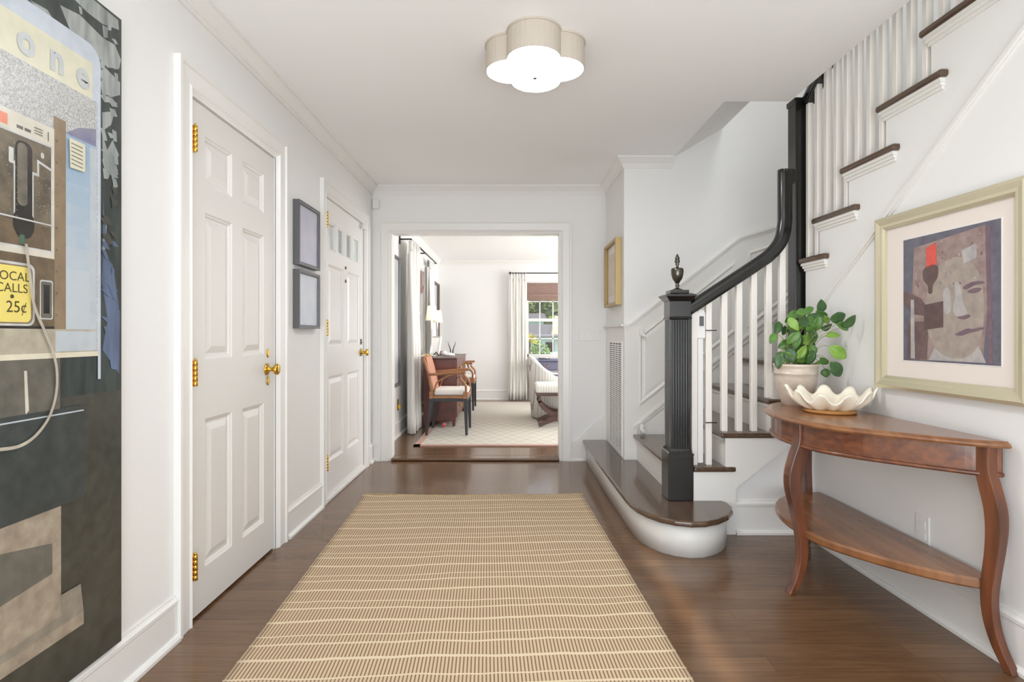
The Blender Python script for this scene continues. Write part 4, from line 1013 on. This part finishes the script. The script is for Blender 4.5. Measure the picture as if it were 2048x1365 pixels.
for y in (6.05, 7.1, 8.1): MB().tube([(XL, y, 2.172), (-1.115, y, 2.172)], .009, n=8).box(XL, XL + .012, y - .02, y + .02, 2.12, 2.22).build('bracket', 'rod', r1)
r2 = thing('curtain_rod', 'dark curtain rod above the back window', 'curtain rod', (.7, 9.13, 2.15))
MB().tube([(-.01, 9.13, 2.145), (1.5, 9.13, 2.145)], .009, n=12).build('rod', 'rod', r2)
MB().lathe([(.012, 0), (.02, .01), (.02, .03), (.01, .04)], (-.05, 9.13, 2.145), n=12, axis='x').build('finial', 'rod', r2)
for x in (.02, 1.4): MB().tube([(x, 9.13, 2.145), (x, YB, 2.145)], .007, n=8).build('bracket', 'rod', r2)
# mirrors on side wall
m1 = pic_frame('framed_picture', 'tall grey framed pale print just inside the living room opening', fL, 5.25, 5.98, .57, 1.955, .035, .03, 'frame_grey', .03, (XL, 5.6, .57), cat='picture', matboard=mat('pale_print', (206, 206, 204), .3, noise=(178, 180, 180), scale=3))
m2 = pic_frame('wall_mirror', 'dark framed mirror in the far living room corner beyond the lamps', fL, 8.5, 9.15, .75, 1.96, .04, .04, 'dark_wood', .03, (XL, 8.8, .75), cat='mirror', matboard='mirror')
tag(MB().box(XL + .0005, XL + .006, 5.93, 6.0, .30, .42).box(XL + .006, XL + .035, 5.95, 5.985, .32, .36).build('brass_outlet', 'brass', bevel=.003), 'brass wall outlet with a plug beside the nearest curtain', 'outlet')

# desk
dk = thing('desk', 'mahogany chest desk with dark top under the side window', 'desk', (-.88, 7.15, ZL))
ZB = ZL + .012
mb = MB(); mb.box(-1.05, -.665, 6.5, 6.53, ZB + .06, .83).box(-1.05, -.665, 7.77, 7.8, ZB + .06, .83).box(-1.05, -1.03, 6.53, 7.77, ZB + .06, .83).box(-1.03, -.68, 6.53, 7.77, ZB + .08, ZB + .1)
mb.build('carcass', 'desk', dk, bevel=.003)
MB().box(-1.07, -.65, 6.485, 7.815, .83, .85).build('top', 'dark_wood', dk, bevel=.005)
for x in (-1.03, -.69):
    for y in (6.515, 7.785): MB().taper((x, y, ZB), .015, .015, (x, y, ZB + .06), .02, .015).build('leg', 'desk', dk)
for k in range(3):
    z0 = ZB + .1 + k * .235
    dw = MB().box(-.68, -.655, 6.54, 7.76, z0, z0 + .225).build('drawer', 'desk', dk, bevel=.003)
    for y in (6.85, 7.45): MB().lathe([(.012, 0), (.006, .008), (.014, .018), (.008, .026)], (-.655, y, z0 + .11), n=14, axis='x').build('knob', 'brass', dw)
# armchair
def armchair():
    t = thing('armchair', 'honey wood armchair with cane back and black legs, nearest the hall', 'chair', (-.70, 6.17, ZL + .012), group='cane back armchairs by the desk')
    z0 = ZL + .012; yc = 6.17
    for y in (5.93, 6.41):
        MB().taper((-.49, y, z0), .013, .013, (-.50, y, .43), .022, .02).build('leg', 'black_wood', t)
        MB().taper((-.925, y, z0), .013, .013, (-.865, y, .43), .022, .02).build('leg', 'black_wood', t)
    MB().box(-.885, -.48, 5.915, 6.425, .40, .435).build('apron', 'black_wood', t, bevel=.003)
    MB().box(-.89, -.478, 5.91, 6.43, .435, .462).box(-.525, -.475, 5.905, 5.945, .43, .50).box(-.525, -.475, 6.395, 6.435, .43, .50).box(-.89, -.85, 5.905, 5.945, .43, .51).box(-.89, -.85, 6.395, 6.435, .43, .51).build('seat_frame', 'orange_wood', t, bevel=.003)
    MB().box(-.85, -.49, 5.94, 6.40, .462, .525).build('seat_cushion', 'white_fabric', t, bevel=.022, seg=4)
    MB().prism([(-.865, .50), (-.84, .50), (-.93, .875), (-.955, .875)], 5.97, 6.37, lambda a, b, h: (a, h, b)).build('backrest', 'cane', t, bevel=.004)
    for y in (5.935, 6.405): MB().tube(catmull([(-.865, y, .49), (-.885, y, .62), (-.925, y, .78), (-.965, y, .87)], 4), .018, n=8).build('back_post', 'orange_wood', t)
    MB().tube([(-.955, 5.93, .87), (-.955, 6.41, .87)], .016, n=8).build('top_rail', 'orange_wood', t)
    for y in (5.925, 6.415):
        MB().tube(catmull([(-.905, y, .69), (-.75, y, .70), (-.6, y, .712), (-.50, y, .715)], 4), .016, n=8).build('arm', 'orange_wood', t)
        MB().tube(catmull([(-.565, y, .705), (-.55, y, .64), (-.50, y, .58), (-.495, y, .49)], 5), .014, n=8).tube(catmull([(-.84, y, .50), (-.81, y, .60), (-.72, y, .66), (-.62, y, .70)], 5), .009, n=8).build('arm_support', 'orange_wood', t)
    return t
ch = armchair()
dup(ch, (-.765, 8.1, ZL + .012), 'honey wood armchair with black legs on the far side of the desk')
tag(MB().lathe([(.001, 0), (.012, .003), (.024, .014), (.029, .029), (.024, .044), (.012, .055), (.001, .058)], (-.80, 6.45, ZL + .0105), n=20).build('rubber_ball', 'pink', origin=(-.8, 6.45, ZL)), 'small pink ball on the rug under the desk', 'ball')
# table lamps
def lamp_(name, lb, x, y, zb, zs0, zs1, r0, r1, base='steel'):
    t = thing(name, lb, 'table lamp', (x, y, zb))
    MB().lathe([(.06, 0), (.06, .012), (.03, .02), (.011, .03), (.009, .05), (.0065, .06), (.0065, zs0 - zb + .04)], (x, y, zb), n=20).build('base', base, t)
    MB().lathe([(r0, zs0 - zb), (r1, zs1 - zb)], (x, y, zb), n=32, caps=False).build('lamp_shade', 'shade', t, solid=.003)
    return t
l1 = lamp_('table_lamp', 'slender brass lamp with cream shade, left of the pair on the desk', -1.0, 6.85, .85, 1.30, 1.48, .075, .052)
l2 = lamp_('table_lamp', 'slender brass lamp with cream shade, right of the pair on the desk', -1.02, 7.55, .85, 1.29, 1.455, .067, .046)
for (x, y) in ((-1.0, 6.85), (-1.02, 7.55)): light('desk_lamp_bulb', 'POINT', (x, y, 1.4), (0, 0, 0), .7, (1, .88, .72), .03)
# desk objects
ef = thing('easel_picture', 'small silver framed print tilted on a dark easel on the desk', 'picture', (-.98, 7.0, .85))
mb = MB(); ti = lambda a, b, h: (-1.03 + a * .55 + b * .10 - h, 6.95 + a * .15 + b * .25 - h * .9, .87 + b)
mb.rings([(0, 0), (.20, 0), (.20, .23), (0, .23)], [(0, 0), (0, .014), (.014, .014), (.014, .006)], ti); mb.build('frame', 'steel', ef)
MB().prism([(.012, .012), (.188, .012), (.188, .218), (.012, .218)], 0, .007, ti).build('print', 'plastic', ef)
MB().tube([(-1.0, 7.06, .858), (-.97, 7.0, .92)], .006, n=6).tube([(-.90, 7.0, .858), (-.93, 7.0, .90)], .006, n=6).tube([(-.99, 6.92, .858), (-.96, 6.97, .9), (-.92, 6.94, .858)], .007, n=6).build('easel', 'black_wood', ef)
hn = thing('horn_pair', 'two dark curved horns standing behind the white sculpture', 'ornament', (-.80, 7.3, .85))
for s_ in (-1, 1): MB().tube(catmull([(-.80 + s_ * .012, 7.3, .85), (-.80 + s_ * .02, 7.3, .93), (-.80 + s_ * .045, 7.3, 1.0), (-.80 + s_ * .05, 7.3, 1.035)], 5), [.010 - .009 * k / 15 for k in range(16)], n=8).build('horn', 'black_wood', hn)
mb = MB(); mb.lathe([(.01, 0), (.07, .003), (.075, .015), (.05, .035), (.01, .045)], (-.80, 7.0, .85), n=20, sx=1, sy=.7); mb.lathe([(.01, 0), (.045, .01), (.04, .035), (.01, .06)], (-.86, 7.0, .86), n=16)
tag(mb.build('white_sculpture', 'plastic', origin=(-.8, 7, .85)), 'lumpy white sculpture on the desk in front of the horns', 'ornament')
mb = MB(); mb.lathe([(.035, 0), (.035, .012), (.02, .02), (.02, .03), (.028, .036), (.005, .045)], (-1.02, 6.58, .85), n=20)
tag(mb.build('brass_dish', 'brass', origin=(-1.02, 6.58, .85)), 'tiny brass dish on the near corner of the desk', 'dish')
# blue console under back window
cs = thing('blue_console', 'slate blue console desk with drawers under the back window', 'console', (.8, 8.9, ZL))
MB().box(.30, 1.6, 8.68, 9.12, .70, .73).build('top', 'blue_paint', cs, bevel=.005)
MB().box(.33, 1.57, 8.72, 9.10, .55, .70).build('carcass', 'blue_paint', cs)
for k in range(3):
    d_ = MB().box(.36 + k * .40, .73 + k * .40, 8.705, 8.72, .57, .69).build('drawer', 'blue_paint', cs, bevel=.003)
    MB().tube(catmull([(.49 + k * .4, 8.70, .65), (.545 + k * .4, 8.69, .615), (.60 + k * .4, 8.70, .65)], 4), .004, n=6).build('handle', 'brass', d_)
for x in (.36, 1.54):
    for y in (8.75, 9.07): MB().tube(catmull([(x, y, .55), (x - .03, y, .40), (x + .01, y, .2), (x, y, ZB)], 4), [.022] * 5 + [.016] * 8, n=8).build('leg', 'dark_wood', cs)
lamp_('table_lamp', 'white table lamp with tall shade in front of the back window', .80, 8.85, .73, 1.13, 1.42, .165, .11, 'plastic')
mb = MB(); mb.lathe([(.02, 0), (.09, .003), (.10, .02), (.095, .024), (.02, .008)], (.52, 8.85, .73), n=24)
tag(mb.build('shallow_bowl', 'steel', origin=(.52, 8.85, .73)), 'shallow grey bowl on the blue console', 'bowl')
tag(MB().box(.29, .44, 9.17, 9.25, ZL + .001, .50).box(.285, .45, 9.165, 9.25, .5, .515).build('radiator_cover', 'stringer', bevel=.003), 'low white radiator cover behind the curtain by the back window', 'radiator')
# tub chair
tc_ = thing('tub_chair', 'striped white tub chair seen past the right door jamb', 'chair', (.65, 7.2, ZL + .01))
mb = MB(); rings = []
for i in range(25):
    a = math.radians(90 + 180 * i / 24); bx_ = .55 + .30 * math.cos(a) * 1.0; by_ = 7.22 + .34 * math.sin(a)
    f = (math.cos(a) * -1) ** 1.2 if math.cos(a) < 0 else 0
    top = .60 + .25 * f; o = Vector((math.cos(a), math.sin(a)))
    rings.append([(bx_, by_, .06), (bx_ - .0 + o.x * .02, by_ + o.y * .02, .4), (bx_ + o.x * .045, by_ + o.y * .02, top - .02), (bx_ + o.x * .02, by_, top), (bx_ - o.x * .04, by_ - o.y * .04, top - .02), (bx_ - o.x * .07, by_ - o.y * .07, .3), (bx_ - o.x * .07, by_ - o.y * .07, .06)])
arm0 = [(x + .35, y, z - (.03 if z > .5 else 0)) for x, y, z in rings[0]]; arm1 = [(x + .35, y, z - (.03 if z > .5 else 0)) for x, y, z in rings[-1]]
mb.loft([arm0] + rings + [arm1]); mb.build('shell', 'stripe', tc_)
MB().box(.33, .93, 6.97, 7.47, .1, .45).build('seat_cushion', 'stripe', tc_, bevel=.04, seg=4)
tag(MB().prism([(.0, 0), (.26, 0), (.24, .14), (.02, .14)], 0, .09, lambda a, b, h: (.48 + a, 7.25 + h + b * .3, .452 + b)).build('cushion', 'frame_grey', bevel=.02), 'grey cushion resting on the striped tub chair', 'cushion')
# curule stool
cu = thing('curule_stool', 'upholstered stool on dark crossed curved legs near the right jamb', 'stool', (.6, 6.6, ZL + .012))
MB().box(.27, .95, 6.38, 6.86, .44, .54).build('seat_cushion', 'stripe', cu, bevel=.035, seg=4)
MB().box(.285, .935, 6.40, 6.84, .405, .445).build('seat_frame', 'dark_wood', cu, bevel=.004)
for y in (6.43, 6.80):
    for s_ in (-1, 1):
        P = [(.61 + s_ * .29, .41), (.61 + s_ * .27, .30), (.61 + s_ * .15, .20), (.61 - s_ * .02, .165), (.61 - s_ * .18, .11), (.61 - s_ * .30, .062)]
        MB().tube(catmull([(x, y + (.0 if s_ > 0 else .012), z) for x, z in P], 5), .024, n=8, prof=[(-.6, -1), (.6, -1), (.6, 1), (-.6, 1)], smooth=False).build('leg', 'dark_wood', cu)

# ------------------------------------------------------------------ outside
struct(MB().box(-30, 40, YB + T + .02, 80, -1.7, -1.5).box(-30, XL - T - .02, -10, YB + T, -.3, -.2).build('ground', 'grass'), 'green lawn outside the windows', 'lawn')
hs = thing('neighbour_house', 'pale aqua sided house with grey roof outside the back window', 'house', (2.0, 22, -1.5))
mb = MB(); mb.box(-2, 6.5, 20, 26, -1.5, 1.12)
for k in range(20): mb.box(-2.01, 6.5, 19.985 , 20, -1.45 + k * .125, -1.45 + k * .125 + .11)
mb.build('wall', 'siding', hs)
MB().prism([(19.6, 1.05), (23, 1.56), (26.4, 1.05)], -2.3, 2.35, lambda a, b, h: (h, a, b)).build('roof', 'roof', hs)
mb = MB(); mb.box(1.22, 1.52, 19.96, 19.99, .5, .85); mb.build('window', 'dark', hs)
h2 = thing('distant_house', 'grey roofed house farther back among the trees', 'house', (0.5, 34, -1.5))
MB().box(-2, 1.9, 33, 38, -1.5, 2.0).build('wall', 'siding', h2); MB().prism([(32.5, 1.95), (35.5, 2.5), (38.5, 1.95)], -2.4, 2.1, lambda a, b, h: (h, a, b)).build('roof', 'roof', h2)
def foliage(c, rad, n, sz):
    mb = MB()
    for _ in range(n):
        while True:
            p = Vector((random.uniform(-1, 1), random.uniform(-1, 1), random.uniform(-1, 1)))
            if .35 < p.length < 1: break
        q = Vector((c[0] + p.x * rad[0], c[1] + p.y * rad[1], c[2] + p.z * rad[2])); a = Vector((random.gauss(0, 1), random.gauss(0, 1), random.gauss(0, 1))).normalized(); b = a.orthogonal().normalized(); c_ = a.cross(b)
        s_ = sz * random.uniform(.6, 1.3)
        mb.F([mb.V(*(q + b * s_)), mb.V(*(q + c_ * s_ * .6)), mb.V(*(q - b * s_)), mb.V(*(q - c_ * s_ * .6))])
    return mb
for k, (c, rad, n, sz, lb) in enumerate((((-1.6, 42, 3.5), (3.6, 3, 4.2), 3200, .32, 'broad green tree far behind the houses, left'), ((1.9, 53, 2.6), (3.6, 3, 5.4), 3000, .34, 'green tree far behind the houses, between two others'), ((5.0, 41, 3.4), (2.9, 3, 4.8), 3200, .32, 'broad green tree far behind the houses, right'))):
    t = thing('tree', lb, 'tree', (c[0], c[1], -1.5)); foliage(c, rad, n, sz).build('foliage', 'tree', t, recalc=False)
    MB().tube([(c[0], c[1], -1.5), (c[0], c[1], 3.0)], .3, n=10).build('trunk', 'dark_wood', t)
for k, (c, rad, lb) in enumerate((((.72, 15.5, .1), (.5, .5, .84), 'round green shrub outside at the left of the window'), ((1.76, 15.8, .1), (.5, .5, .86), 'round green shrub outside at the right of the window'))):
    t = thing('shrub', lb, 'shrub', (c[0], c[1], -1.5)); foliage(c, rad, 1300, .06).build('foliage', 'bush', t, recalc=False)
    MB().tube([(c[0], c[1], -1.5), (c[0], c[1], -.3)], .05, n=8).build('trunk', 'dark_wood', t)
t = thing('yellow_shrub', 'spiky yellow-green shrub just outside the back window', 'shrub', (.42, 11.2, -1.5))
mb = MB()
for k in range(60):
    a = random.uniform(0, 2 * math.pi); el = random.uniform(-.3, 1.3); d_ = Vector((math.cos(a) * math.cos(el), math.sin(a) * math.cos(el), math.sin(el))); b = Vector((.36, 11.2, .98)); s_ = d_.orthogonal().normalized() * .02
    mb.F([mb.V(*(b - s_ * .4)), mb.V(*(b + d_ * .10 - s_ * .7)), mb.V(*(b + d_ * .21)), mb.V(*(b + d_ * .10 + s_ * .7))])
mb.build('foliage', 'yellow_leaf', t, recalc=False); MB().tube([(.36, 11.2, -1.5), (.36, 11.2, .98)], .02, n=8).build('trunk', 'dark_wood', t)
struct(MB().box(-3.2, XL - T - .02, 5.1, 5.2, -.2, 2.9).build('wall_pane_backdrop', 'backdrop_grey'), 'grey wall added outside to darken the view through the front door panes', 'wall')  # added wall, blocks the bright sky behind the front door panes
